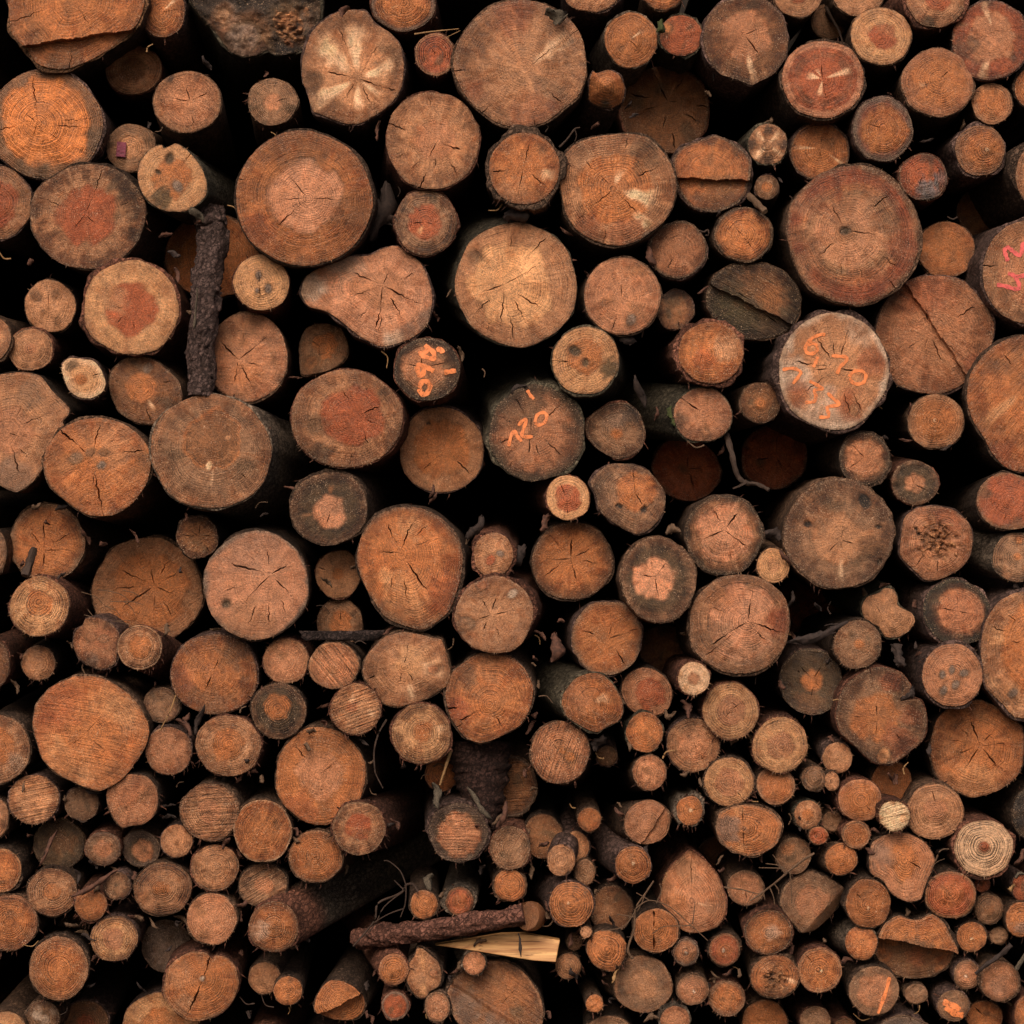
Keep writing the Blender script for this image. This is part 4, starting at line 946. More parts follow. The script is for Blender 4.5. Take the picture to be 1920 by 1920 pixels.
L(402,1264,82,75,.03,'O','large reddish brown log below the pale grey-pink log',p=(398,1262),h=(.6,'O'),c=[(65,.05,.4,4),(250,.05,.45,4),(180,.1,.45,3),(0,.05,.2,3)],dirt=.45,st=[(340,1270,26,'R',.5),(395,1320,40,'G',.5),(440,1215,40,'D',.45)],rn=18,rc=.7,br=.92)
L(170,1374,108,106,-.03,'O','large bright orange log scored by fine slanting saw marks',o=[(62,1360),(70,1320),(95,1290),(140,1268),(190,1272),(230,1295),(260,1325),(278,1365),(272,1400),(255,1430),(230,1460),(190,1482),(150,1470),(110,1450),(80,1420)],
  p=(160,1375),saw=(-12,.5),c=[(48,.0,.45,4),(220,.02,.35,3),(-40,.2,.5,3),(-15,.85,1,3)],st=[(110,1310,50,'R',.45),(80,1370,40,'R',.3),(230,1330,30,'Y',.5),(130,1450,60,'Y',.3)],rc=.7,rn=26,br=1.1,dirt=.3,bk=4,ray=[(60,25,.3,1,'Y',.4),(200,20,.4,1,'Y',.45),(10,14,.5,1,'T',.5)])
L(303,1322,35,33,.07,'G','small dim greenish log right of the saw-marked orange log',c=0,dirt=.5,br=.8)
L(536,1239,43,42,.0,'P','small pinkish log touching its saw-scratched twin, below the flat bark stick',c=0,rc=.6,rn=10,sp=.9,dirt=.35,f=.3,edge=('T',.2))
L(626,1248,47,44,-.01,'P','small pinkish log scratched by diagonal saw marks, below the flat bark stick',saw=(-50,.9),c=0,rc=.6,sp=.9,dirt=.35,edge=('T',.15))
L(762,1253,83,71,-.02,'T','angular tan log with a bright torn patch at right, below the egg-shaped log',o=[(680,1255),(690,1225),(720,1195),(760,1184),(810,1195),(828,1200),(838,1230),(845,1262),(838,1285),(800,1310),(750,1325),(720,1320),(695,1290),(682,1270)],
  p=(758,1250),ray=[(-2,18,.35,.95,'X',.8),(-75,8,.4,1,'X',.8)],k=[(812,1255,8,'P',10)],st=[(705,1250,26,'B',.7),(815,1295,26,'B',.7),(715,1300,26,'B',.5),(770,1240,34,'Y',.6)],c=[(80,.1,.7,4),(250,.1,.4,4),(-55,.2,.5,3),(200,.7,.95,4)],fac=[(830,1180,845,1330,850,1250,.4)],rn=18,rc=.8,br=1.08)
L(920,1310,82,85,-.02,'O','large orange log with wide rings and a dark stained left side',o=[(835,1300),(845,1265),(880,1235),(900,1225),(950,1228),(985,1255),(1000,1290),(995,1325),(975,1360),(930,1385),(900,1393),(870,1380),(845,1345)],
  p=(918,1322),rc=1.1,rn=19,st=[(860,1330,26,'R',.8),(870,1270,26,'D',.5),(910,1250,40,'T',.4)],c=[(185,.75,1,6),(205,.4,.9,5),(-60,.4,.8,3),(215,.8,1,3)],br=1.05,bk=4)
L(522,1333,52,53,.0,'D','log with a round orange heart in dirty sapwood, left of the pale scratched grey-pink log',h=(.46,'O',519,1326),p=(520,1328),edge=('G',.2),dirt=.8,c=0,sp=.95,rn=13,rc=1,shred=.3)
L(667,1330,47,48,-.03,'T','small pale grey-pink log with curved saw scratches',br=1.05,saw=(20,.95),ray=[(110,16,.2,.6,'X',.6),(-10,12,.4,.9,'X',.7)],st=[(660,1325,12,'R',.6)],c=0,dirt=.45,sp=1.0,shred=.3)
L(790,1376,55,57,-.04,'Y','pale log peppered with black specks and ringed orange heart',h=(.34,'O',793,1372),p=(793,1372),dirt=1.0,rc=1.0,rn=13,ray=[(10,14,.4,.9,'X',.6)],c=0,b=(-12,2),bc='r',bk=4,sp=1.0,shred=.25)
L(1110,1317,58,55,-.04,'O','glossy orange log with grey-green bark showing at left, below the plain reddish brown log',ray=[(15,22,.1,.7,'X',.5),(-45,8,.5,1,'O')],b=(-52,-4),bc='m',bk=4,sp=1.0,rn=15,rc=.9,st=[(1085,1310,34,'P',.5)],c=[(-80,.5,.9,3)],o=[(1053,1320),(1060,1295),(1080,1272),(1105,1262),(1130,1265),(1150,1285),(1165,1310),(1168,1335),(1160,1352),(1140,1362),(1118,1373),(1090,1362),(1065,1345)])
L(1213,1298,49,44,.07,'P','shaded pinkish log with a reddish ringed heart, left of the tiny fuzzy yellow log',h=(.62,'R',1220,1300),rc=.8,rn=12,c=0,dirt=.3,rot=-30,br=.88)
L(1301,1272,30,31,-.06,'X','tiny bright yellow log with fuzzy bark, below the large pink-red cracked log',h=(.38,'P'),c=0,dirt=.1,f=.9,sp=.9,b=(-18,-2),bc='r',bk=3,shred=.5,br=.95,rc=.3)
L(1370,1333,52,53,-.01,'Y','yellowish pink-hearted log with fuzzy lower rim, below the large pink-red cracked log',h=(.52,'P'),c=[(40,.1,.4,2.5),(230,.05,.4,2.5)],rc=.8,rn=13,sp=.8,f=(1.2,220,330),dirt=.25,br=.84)
L(1209,1373,34,38,.0,'O','small vivid orange log with a peeling top, below the shaded ringed-heart log',c=0,rc=.7,rn=9,sp=.9,bk=4,br=1.05,bc='m',b=(-4,10))
L(1050,1411,55,58,-.02,'P','log with a rough pinkish face and an orange groove, below the glossy grey-barked one',saw=(70,.8),k=[(1068,1418,10,'O',-35),(1055,1408,6,'O',-35)],c=[(130,.1,.6,3)],sp=1.0,rn=13,rc=.9,b=(14,30),bc='b',dirt=.5,br=1.03)
L(1300,1397,49,51,.02,'T','tan soft-hearted log with grey top rim, left of the fuzzy yellow target-like log',h=(.62,'P'),c=2,dirt=.45,sp=.8,f=.5,st=[(1290,1355,26,'D',.4)],rc=.6)
L(1463,1397,52,52,-.03,'Y','fuzzy yellow log with a pink heart like a target, beneath the shaded dark brown log',h=(.5,'P'),rc=.8,rn=13,c=0,f=1.0,sp=.9,dirt=.2,shred=.2)
L(-2,1405,59,64,-.01,'T','shiny orange-hearted log cut by the left edge below the brown sliver',h=(.55,'O'),sp=1.0,c=0,dirt=.5,rc=.9,st=[(30,1430,20,'W',.3)])
L(316,1408,44,45,.0,'P','small dusty pinkish log just right of the saw-marked orange log',c=0,rc=.35,sp=.9,dirt=.45,st=[(310,1410,18,'P',.5)],shred=.2)
L(428,1398,61,58,-.01,'T','ringed tan log with ragged bark, right of the small dusty pinkish one',h=(.5,'O'),rc=1.0,rn=14,sp=.9,dirt=.5,c=0,shred=.25,b=(8,16),bc='r')
L(601,1455,84,92,.02,'O','large smooth orange log with bark flakes along its top, above the star-hearted log',p=(598,1452),h=(.5,'P',600,1450),c=[(130,.5,.95,4),(35,.05,.4,2.5)],rc=.7,rn=20,st=[(600,1385,50,'B',.45),(560,1520,40,'R',.4)],b=(26,-2),bc='b',br=1.02,sp=.9,dirt=.2)
L(1138,1418,20,19,.16,'G','tiny dim log in the shadow right of the rough orange-grooved log',c=0,dirt=.4,rc=.7)
L(1218,1449,31,33,-.02,'P','small pinkish orange log with its barked side showing below, under the vivid orange one',b=(-4,28),bc='b',c=0,rc=.9,rn=9,sp=1.0,bk=2,br=1.05)
L(1367,1466,46,46,.0,'Y','yellow-rimmed pink-hearted log nicked at lower right, below the tan soft-hearted log',h=(.58,'P'),c=[(-48,.55,1,5)],rc=.7,rn=11,f=.6,sp=.9,dirt=.3,bk=4,br=.9)
L(1455,1472,36,37,.0,'O','small smooth pinkish orange log beneath the fuzzy yellow target-like log',edge=('T',.2),rc=.7,rn=9,c=0,f=.4,dirt=.3)
L(1570,1421,28,29,.04,'T','small tan log left under the large notched dirty log',c=0,rc=.7,rn=8,f=.4,dirt=.3)
L(1526,1460,23,24,.0,'G','tiny grey ringed log with a peeling bark scrap, beside a tinier pale one',rc=1.1,rn=8,c=0,dirt=.4,shred=.3)
L(1560,1465,14,18,.0,'T','tiniest pale log squeezed between a grey ringed log and a pinkish one',rc=.9,rn=5,c=0,dirt=.2)
L(1672,1466,38,39,.16,'O','shaded plain brown log behind and above the frayed pale yellow log',c=0,rc=.4,dirt=.2,br=.85)
# -- left lower rows
L(63,1499,47,46,.0,'T','tan log streaked by slanting saw lines, below the left edge log with shiny heart',saw=(12,.9),c=0,rc=.2,dirt=.6,sp=.9,f=(.8,200,330),shred=.2)
L(153,1507,32,32,.03,'G','small dull grey-brown log under the saw-marked orange log',c=0,rc=.4,dirt=.5,br=.82,shred=.3)
L(248,1500,49,50,-.02,'P','dusty pink log with a pointed lower left edge, below the saw-marked orange log',o=[(199,1500),(203,1475),(220,1457),(245,1451),(275,1456),(293,1475),(297,1505),(288,1530),(268,1546),(245,1549),(228,1553),(220,1545),(207,1525)],rc=.7,rn=12,c=0,sp=1.0,dirt=.3,br=1.0,st=[(240,1495,24,'R',.25)])
L(393,1523,55,54,-.02,'T','grey-yellow log with level saw lines and a faint pink core',saw=(5,.8),h=(.4,'P'),rc=.9,rn=14,c=0,sp=.9,dirt=.5,br=.95,b=(14,-8),bc='b')
L(-21,1533,38,43,.0,'T','tan log sliver at the left edge below the streaked tan log',c=0)
L(110,1583,48,47,.12,'D','dull dark-ringed log with a reddish bark strip across it',rc=.9,rn=14,c=0,dirt=.5,st=[(120,1580,24,'B',.5)])
L(193,1591,34,32,.03,'G','small brown log with a warm centre, left of its grey-ringed neighbour',h=(.5,'P'),c=0,dirt=.6,br=.82,shred=.2)
L(264,1591,36,34,.08,'D','small grey-rimmed log with pinkish rings, above the wide ringed log',h=(.55,'P',268,1595),edge=('V',.3),rc=1.0,rn=10,c=0,dirt=.4,br=1.0)
L(331,1577,30,31,.0,'T','small tan log tucked under the grey-yellow level-sawn log',c=0,rc=.5,dirt=.4,sp=.9,shred=.3)
L(492,1558,55,58,-.02,'O','shiny orange-brown log left below the large smooth orange log',sp=1.0,rc=.8,rn=14,c=0,dirt=.4,br=1.0,rim=('X',.03),saw=(60,.4))
L(673,1553,49,50,-.04,'T','yellow-grey log with a red star-shaped heart and shredded bark at right',h=(.5,'R',672,1550),ray=[(185,10,.1,.55,'O',.8),(80,9,.2,.7,'R',.9),(-45,14,.1,.5,'O',.7),(230,12,.1,.5,'O',.7)],rim=('X',.05),c=0,dirt=.6,sp=.9,b=(44,12),bc='r',bk=4,shred=.6,saw=(20,.4))
L(592,1606,50,49,.0,'O','brown-orange log with close rings below the large smooth orange log',rc=.9,rn=13,sp=1.0,c=0,dirt=.35,b=(28,10),bc='b',rim=('T',.08),br=.95)
L(859,1561,55,55,.0,'D','log with a pinkish face and thick dark grey rim, below the hanging bark sheet',h=(.72,'P',862,1565),edge=('V',.2),saw=(0,.7),c=0,sp=1.0,dirt=.6,bk=6,bc='v',b=(-8,-10),br=1.0)
L(957,1590,38,41,.0,'G','small fuzzy grey log right of the thick grey-rimmed one',br=1.15,saw=(60,.7),c=0,sp=1.0,dirt=.4,f=.8,bk=4,bc='r',shred=.3)
L(1018,1568,37,41,.16,'B','shaded brown log behind the barked pale one, right of the small fuzzy grey log',c=0,dirt=.4,rc=.2)
L(1105,1537,22,22,.06,'O','small dim orange log in the dark gap left of the saw-grooved pinkish log',c=0,dirt=.35,rc=.4,br=.85,f=.4)
L(1214,1542,43,42,.0,'P','pinkish tan log with a straight diagonal saw groove, barked side below left',step=[(1200,1585,1250,1512,1245,1560,.012)],b=(-28,30),bc='b',rc=.7,rn=12,c=0,dirt=.2,sp=.5)
L(1293,1520,25,27,-.04,'O','small square orange log with frayed bark and roots hanging below',irr=1.6,rc=.7,rn=7,c=1,bk=8,bc='g',b=(-4,10),shred=1.0,k=[(1295,1519,2.5,'X')],dirt=.25,f=.5)
L(1404,1558,61,48,-.02,'O','oval orange log, its left third pale grey-pink behind a vertical line',o=[(1343,1555),(1350,1525),(1375,1513),(1405,1509),(1445,1520),(1466,1545),(1457,1580),(1430,1600),(1405,1606),(1375,1597),(1350,1578)],p=(1393,1553),st=[(1365,1555,30,'V',.75),(1385,1520,12,'Y',.5),(1388,1590,10,'Y',.4)],c=[(90,.1,.95,3),(-88,.1,.9,2.5)],rc=1.0,rn=13,rim=('T',.05),bk=4,dirt=.2)
L(1515,1528,26,27,.0,'T','small fuzzy tan log with a soft pink core, above the tiny red-orange log',h=(.4,'O'),rc=.8,rn=8,f=.8,c=0,b=(-22,6),bc='m',sp=.9)
L(1560,1540,19,19,.08,'G','tiny dim brown log right of the small fuzzy pink-cored one',c=0,dirt=.3,rc=.4,br=.85)
L(1535,1567,18,17,-.01,'R','tiny red-orange log below the small fuzzy pink-cored one',rc=.9,rn=6,c=0,rim=('T',.1),dirt=.2,br=1.1)
L(1613,1500,41,40,.0,'O','round pinkish orange log left of the frayed pale yellow log',rc=.9,rn=12,c=[(-50,.2,.7,3)],ray=[(110,12,.5,.7,'X',.7)],dirt=.25,sp=.6,edge=('P',.2))
L(1605,1565,27,26,-.01,'O','small orange log with a crusty pale rim, below the round pinkish orange log',rim=('T',.2),rc=1.0,rn=7,c=0,sp=.9,f=.5,dirt=.3)
L(1677,1530,29,28,-.06,'X','small frayed pale yellow log with a chewed straw-like end',irr=2.0,rc=.1,c=2,saw=(20,.9),f=1.5,dirt=.35,sp=.9,bk=4,bc='r',shred=.4)
L(1753,1522,54,53,-.02,'T','yellow-tan log with a pink heart and even rings, right of the frayed pale yellow one',h=(.42,'P'),rc=.9,rn=14,c=[(100,.3,.8,3)],dirt=.2,sp=.6,br=1.05)
L(1845,1590,55,53,-.04,'X','yellow log with strong wavy rings and a tiny red heart',h=(.2,'R'),rc=1.5,rn=14,c=0,dirt=.15,sp=.7,bk=7,bc='r',b=(-10,-4),shred=.3,br=.97,blot=.2,f=(.7,220,320))
L(1948,1525,50,54,.1,'K','dark barked log side at the right edge beyond the strong-ringed yellow log',b=(-30,0),bc='k',c=0)
L(1690,1622,62,64,-.02,'P','lobed pinkish orange log with a pale grey left cheek, under the frayed pale yellow one',o=[(1630,1610),(1637,1580),(1665,1565),(1700,1562),(1735,1580),(1752,1610),(1746,1635),(1735,1658),(1725,1685),(1700,1690),(1672,1675),(1655,1650),(1634,1637)],p=(1695,1608),st=[(1655,1605,26,'V',.6),(1700,1600,30,'O',.5)],rc=1.0,rn=15,c=[(-35,.05,.7,4),(140,.05,.25,3)],dirt=.2,irr=.5,h=(.5,'O'))
L(1577,1611,30,30,.0,'O','small orange log with its bark showing below left, left of the lobed one',b=(-18,22),bc='b',rc=1.0,rn=8,c=0,dirt=.2,sp=.6,br=1.05)
L(1488,1605,33,34,.05,'G','small dim grey-brown log with a darker wedge, above a dry fir twig',st=[(1478,1592,14,'O',.6)],c=0,rc=.5,dirt=.3,br=.85)
L(1398,1665,34,33,.06,'P','small dull brownish pink log left of a dry fir twig',c=[(-85,.2,.8,2.5)],rc=.4,dirt=.3,br=.85,edge=('G',.2))
L(1302,1682,61,73,-.02,'P','pyramid-shaped log end with flat hewn facets, left of the small dull pink log',o=[(1240,1705),(1245,1660),(1260,1635),(1290,1607),(1302,1603),(1330,1625),(1350,1650),(1363,1685),(1362,1715),(1345,1740),(1310,1750),(1280,1745),(1255,1720)],
  p=(1296,1690),fac=[(1300,1600,1296,1690,1250,1650,.9),(1230,1680,1300,1690,1260,1640,.5),(1300,1600,1296,1690,1350,1690,.3),(1296,1690,1370,1710,1340,1650,.35)],st=[(1285,1635,26,'G',.6),(1270,1695,20,'O',.5),(1345,1700,20,'G',.5)],ray=[(-18,5,.1,.5,'X',.7)],c=[(88,.1,.95,2.5)],rc=.8,rn=14,dirt=.3)
L(1187,1622,33,35,-.03,'O','small pinkish orange log with fine rings, half in darker tone, grey bark at left',b=(-60,-14),bc='v',bk=3,rc=1.1,rn=9,c=0,st=[(1205,1625,14,'R',.3)],f=.4,dirt=.2,k=[(1187,1620,2.5,'X')])
L(1080,1588,25,29,.14,'T','small shaded brown log with a thin light streak, behind the small yellowish ones',ray=[(40,8,.1,.5,'Y',.6)],c=0,dirt=.3)
L(1052,1613,27,29,-.01,'T','small yellowish log with barked back slanting to the upper right',b=(30,-48),bc='v',bk=2,rc=.8,rn=9,c=0,k=[(1066,1640,5,'D')],dirt=.25)
L(1097,1636,19,25,.1,'G','tiny dull grey-green log right of the small yellowish slanting one',c=0,dirt=.3,irr=2)
L(956,1660,30,30,.0,'O','small orange ringed log with ragged bark at left, under the small fuzzy grey log',rc=1.1,rn=8,c=0,b=(-10,-4),bk=4,bc='b',shred=.5,sp=.8,dirt=.3)
L(1071,1696,41,43,-.02,'O','pinkish orange log with bold even rings and violet bark at left',b=(-36,8),bc='v',bk=3,rc=1.2,rn=10,c=0,dirt=.15,sp=.5,k=[(1066,1694,2,'X')],br=1.02)
L(1146,1705,40,44,.16,'B','shaded brown log behind dry twigs, right of the bold-ringed pinkish orange log',st=[(1128,1710,20,'T',.5)],c=0,dirt=.3,rc=.3)
L(1230,1745,43,41,-.01,'O','orange log split down the middle by a dark groove, behind a dry twig',p=(1226,1740),c=[(88,.05,.95,7),(-92,.1,.9,9)],st=[(1250,1735,16,'O',.6)],rc=1.1,rn=12,rim=('T',.06),dirt=.25)
L(1522,1692,58,57,.06,'G','shaded grey-pink log with a smooth pale facet, under the dry fir twig',o=[(1463,1695),(1470,1665),(1490,1645),(1520,1634),(1550,1645),(1570,1655),(1582,1665),(1578,1690),(1560,1720),(1530,1745),(1505,1749),(1490,1735),(1475,1718)],h=(.55,'P'),st=[(1520,1700,26,'P',.6),(1515,1725,16,'T',.6)],fac=[(1505,1749,1582,1665,1570,1720,1.1)],c=0,dirt=.3,br=.92)
L(1628,1694,43,46,-.01,'O','round orange log with a thin dark scratch, left of the pale-ring-edged red one',rc=.9,rn=11,c=[(130,.2,.7,2.5)],dirt=.25,bk=4,k=[(1628,1702,2.5,'X')],sp=.8)
L(1782,1678,48,45,-.02,'R','red-orange log with one thin pale ring near its edge',rim=('B',.13),rc=1.0,rn=13,c=0,st=[(1782,1678,30,'O',.4)],dirt=.15,br=1.08,sp=.5)
L(1842,1658,15,15,.04,'R','tiny red log below the strong-ringed yellow log',c=0,rc=.7,rn=5,dirt=.2)
L(1855,1705,27,28,.03,'G','small dull log with fine grey rings, right of the pale-ring-edged red one',rc=1.3,rn=10,c=0,dirt=.4,br=.9,h=(.4,'B'))
L(1915,1724,29,34,-.01,'O','orange log with a grey patch at the right edge, level with the fine-ringed dull one',st=[(1915,1740,14,'V',.7)],c=0,rc=.8,dirt=.2)
L(1916,1664,18,26,.02,'R','small red-brown log at the right edge under green lichen',c=0,dirt=.3)
L(1441,1748,45,42,-.01,'O','shiny orange log with a glossy pale centre, above the rotten-cored one',sp=1.0,rc=1.2,rn=12,c=0,st=[(1448,1750,16,'W',.45)],dirt=.3,bk=4,edge=('B',.2))
L(1720,1780,76,64,-.01,'O','log sawn in two levels like a mushroom, bright orange cap over a dark lower half',o=[(1646,1765),(1658,1735),(1685,1717),(1705,1724),(1725,1724),(1748,1714),(1770,1730),(1786,1760),(1797,1787),(1786,1815),(1755,1838),(1712,1843),(1672,1830),(1650,1800)],
  step=[(1648,1757,1800,1787,1710,1830,.09)],st=[(1715,1820,70,'D',.75),(1725,1800,20,'R',.4)],p=(1722,1785),rc=.8,rn=15,c=0,bk=7,bc='k',dirt=.3,rim=('T',.04),br=1.02)
L(1615,1768,30,32,.0,'O','small orange-brown log with grey bark stub at left, left of the two-level log',b=(-34,8),bc='g',rc=.6,rn=8,c=0,dirt=.35)
L(1822,1757,28,28,.0,'O','small orange-red log with a pale pith dot, right of the two-level log',rc=.9,rn=8,c=0,k=[(1822,1760,2.5,'X')],sp=.9,dirt=.25,f=.4)
L(1873,1755,17,16,.06,'G','tiny plain dim log right of the small orange-red pith-dotted one',c=0,rc=.2,dirt=.15,br=.85)
L(1537,1819,41,42,-.01,'O','round orange log with a crusty rim just right of the rotten-cored one',rim=('T',.16),rc=1.0,rn=11,c=[(130,.4,.9,2.5)],sp=1.0,dirt=.3,k=[(1538,1820,2,'X')],b=(0,14))
L(1453,1831,45,40,-.02,'O','orange log with a torn black core and a pale splinter',decay=[(1456,1834,22)],ray=[(-15,8,.3,1,'X',.8)],st=[(1455,1855,30,'D',.7),(1440,1805,26,'T',.4)],rc=.9,rn=11,c=3,bk=5,dirt=.4,sp=.9)
L(1359,1781,29,31,.0,'R','small red-orange log with a white pith dot, right of the tiny grey-rimmed one',k=[(1357,1782,2.8,'W')],rc=.8,rn=9,c=0,rim=('B',.12),dirt=.25,bk=5,sp=.8,st=[(1359,1781,18,'O',.5)])
L(1286,1785,24,26,.0,'P','small ringed log with pale pith dot, below the groove-split orange log',rc=1.2,rn=8,c=0,k=[(1286,1786,2.2,'W')],edge=('V',.2),dirt=.25,bk=3)
L(1137,1780,37,37,-.01,'O','bold-ringed pinkish orange log notched at lower right, under the shaded log behind twigs',o=[(1100,1782),(1104,1760),(1118,1748),(1140,1745),(1162,1753),(1174,1770),(1172,1795),(1162,1812),(1155,1810),(1152,1820),(1130,1818),(1110,1805)],rc=1.2,rn=10,c=0,dirt=.2,br=1.02,sp=.6)
L(1099,1748,11,11,-.02,'T','tiniest tan stub above the bold-ringed notched log',c=0,rc=.2,dirt=.2,rn=4)
L(1077,1766,15,17,.12,'G','tiny dim log right of the yellow split timber',c=0,dirt=.3)
L(1065,1812,24,24,.05,'T','small dim tan ringed log below the yellow split timber',rc=1.0,rn=8,c=0,dirt=.4,shred=.4,br=.85)
L(1206,1846,54,53,.03,'G','plain olive-brown log with a pale lower rim, beneath the bold-ringed notched one',edge=('T',.07),c=0,rc=.35,rn=13,ray=[(150,2.5,.2,.7,'Y',.6)],dirt=.25,b=(-28,18),bc='b',br=.9,h=(.5,'T'))
L(1299,1856,30,29,.0,'P','small pinkish log with fine rings and a light dot, right of the plain olive-brown one',rc=1.0,rn=8,c=0,k=[(1301,1859,2.2,'W')],edge=('G',.2),dirt=.3)
L(1363,1872,34,33,.02,'O','dull orange fuzzy log right of the small pinkish fine-ringed one',c=0,rc=.6,dirt=.45,f=.7,br=.85,edge=('G',.2))
striped = L(1639,1858,47,46,-.02,'G','round tan log with a thin orange paint stripe',h=(.7,'P'),rc=.5,rn=12,c=0,dirt=.2,sp=.8,tilt=(0,0),f=.3)
L(1718,1864,22,19,.06,'G','small plain dim oval log below the two-level log',c=0,rc=.2,dirt=.2,br=.85)
L(1813,1828,25,27,.0,'P','small brown ringed log with a light dot, crossed by a violet twig',rc=1.0,rn=8,c=0,k=[(1811,1829,2,'W')],edge=('G',.25),f=.4,dirt=.35)
L(1875,1840,37,37,-.02,'P','greyish pink log with a dark upper rim near the bottom right corner',edge=('B',.2),st=[(1872,1850,22,'V',.35)],rc=.6,rn=10,c=0,sp=.9,dirt=.25,bk=4)
smeared = L(1788,1886,30,29,.0,'G','small fuzzy grey-brown log with a smear of orange paint',c=0,rc=.4,dirt=.4,f=.8,sp=.9,tilt=(0,0),br=.9)
L(1846,1907,34,30,.1,'O','dim brown log with a dark slanting cut, under the greyish pink one',st=[(1850,1900,8,'K',.6)],c=[(130,.1,.9,5)],dirt=.3,rc=.3)
L(1925,1908,23,42,-.01,'O','orange log sliver in the bottom right corner',c=0,rc=.6)
L(1115,1882,16,17,.0,'O','tiny smooth orange log in a dark hollow left of the plain olive-brown one',rc=.6,rn=6,c=0,b=(-8,6),dirt=.15)
L(1266,1913,28,26,-.03,'P','small pale pink log cut by the bottom edge under the fine-ringed pinkish one',sp=1.0,c=0,rc=.3,bk=5,bc='g',b=(-12,-6),br=1.1)
L(1142,1942,46,38,.06,'G','dim brown log top at the bottom edge below the tiny smooth orange one',c=0,dirt=.3)
L(1434,1916,42,41,.12,'O','dim dark orange log at the bottom edge below the round crusty-rimmed one',c=0,rc=.4,dirt=.2)
L(1529,1916,29,29,.08,'G','dim small grey-brown log at the bottom edge, left of the orange-striped one',c=0,rc=.4,dirt=.3)
L(1690,1938,46,32,-.01,'V','fuzzy pinkish grey log top at the bottom edge under the orange-striped one',c=0,f=1.5,sp=1.0,dirt=.3,bk=6,bc='v')
L(1585,1925,20,16,.1,'B','dim sliver of a log at the bottom edge between two dull ones',c=0)
L(930,1880,91,78,-.01,'B','large dull brown log at the bottom with a grey slanted slab across its left',o=[(838,1870),(845,1848),(870,1825),(905,1808),(950,1810),(985,1830),(1010,1865),(1019,1900),(1010,1935),(960,1960),(900,1950),(860,1920),(845,1895)],
  p=(955,1870),step=[(838,1843,1000,1945,960,1850,.05)],st=[(870,1890,34,'V',.55),(920,1925,30,'V',.5),(960,1870,40,'O',.4)],c=[(40,.02,.3,3),(230,.02,.25,3)],dirt=.35,edge=('T',.06),rc=.35,br=.82,saw=(-32,.4))
L(889,1806,21,22,-.01,'P','small pinkish log with knobbly grey bark, under the yellow split timber',b=(-22,6),bc='g',bk=4,c=0,rc=.3,sp=1.0,shred=.6)
L(795,1826,33,42,-.01,'T','lumpy onion-shaped tan log with a frayed tuft on top',o=[(762,1835),(768,1805),(778,1792),(782,1778),(795,1780),(806,1790),(822,1805),(828,1828),(824,1848),(806,1860),(798,1872),(786,1872),(772,1858)],ray=[(95,14,.1,1.05,'Y',.8),(-95,14,.3,1.05,'Y',.7)],k=[(813,1825,7,'P')],c=0,rc=.3,b=(4,-20),bc='k',bk=5,st=[(785,1840,14,'G',.5)])
L(738,1818,28,30,-.02,'O','small orange log with a pale inner ring, left of the onion-shaped one',b=(-60,-28),bc='r',bk=3,rc=1.0,rn=9,rim=('P',.2),c=0,dirt=.2,f=.3)
L(741,1886,25,27,-.01,'R','small glossy red-orange log below the pale-inner-ringed one',rc=.6,rn=8,c=0,sp=.9,rim=('V',.14),bk=5,br=1.1,dirt=.2)
L(820,1888,24,28,-.02,'P','small pinkish orange log with bark knob at left, below the onion-shaped one',rc=.5,c=0,sp=1.0,bk=4,b=(-10,8),shred=.4,dirt=.3,rim=('G',.15))
L(637,1877,46,40,-.01,'O','orange log with its lower right half sawn back in a slanting step, near the bottom',o=[(590,1892),(592,1872),(603,1852),(618,1839),(640,1840),(662,1850),(678,1868),(683,1890),(675,1908),(655,1918),(625,1916),(600,1906)],step=[(592,1904,675,1866,655,1905,.05)],rc=.9,rn=11,c=0,dirt=.2,bk=4,b=(18,-8),bc='k')
L(540,1858,27,27,-.01,'O','small pinkish orange log beside a dim tan one near the bottom',rc=.9,rn=8,c=0,dirt=.2,sp=.7,irr=1.5)
L(496,1834,31,30,.07,'T','small dim tan log touching a pinkish orange one near the bottom',rc=.5,c=0,dirt=.3,br=.85)
L(377,1850,70,66,-.02,'O','large orange log with a wedge-shaped split and a notched top, near bottom left',o=[(307,1848),(315,1815),(335,1795),(360,1784),(388,1788),(398,1800),(403,1792),(425,1797),(443,1815),(448,1845),(438,1875),(415,1900),(380,1915),(350,1912),(322,1890),(308,1868)],
  p=(382,1832),c=[(72,.1,1,6),(248,.05,.95,7)],st=[(345,1885,24,'G',.6),(340,1830,30,'T',.5),(375,1820,20,'O',.6)],rc=1.1,rn=17,dirt=.25,bk=4,rim=('T',.04),k=[(379,1835,4,'W',40)],irr=.4)
L(300,1926,70,64,.16,'Y','shaded pale-rimmed orange-hearted log at the bottom edge behind the wedge-split one',h=(.6,'O',305,1930),c=1,dirt=.35,rc=.5,br=.95)
L(161,1918,42,42,.26,'B','dim brown log at the bottom edge, set back under the large warm-hearted ringed one',h=(.4,'R'),c=0,dirt=.2)
L(78,1908,34,32,.05,'G','dim log with whitish flaked patches at the bottom edge near the left corner',st=[(70,1900,12,'W',.7),(85,1912,10,'W',.6),(102,1895,8,'W',.5)],c=0,dirt=.6,br=.85)
L(8,1938,42,40,-.01,'Y','pale log at the very bottom left corner',c=0,dirt=.3,br=.95)
L(110,1816,56,60,-.04,'O','large warm-hearted ringed log with a dark bark side at left, near the bottom left',h=(.65,'O'),edge=('T',.2),rc=1.0,rn=16,c=0,dirt=.35,b=(-28,18),bc='k',bk=5,sp=.9,br=.98,shred=.2)
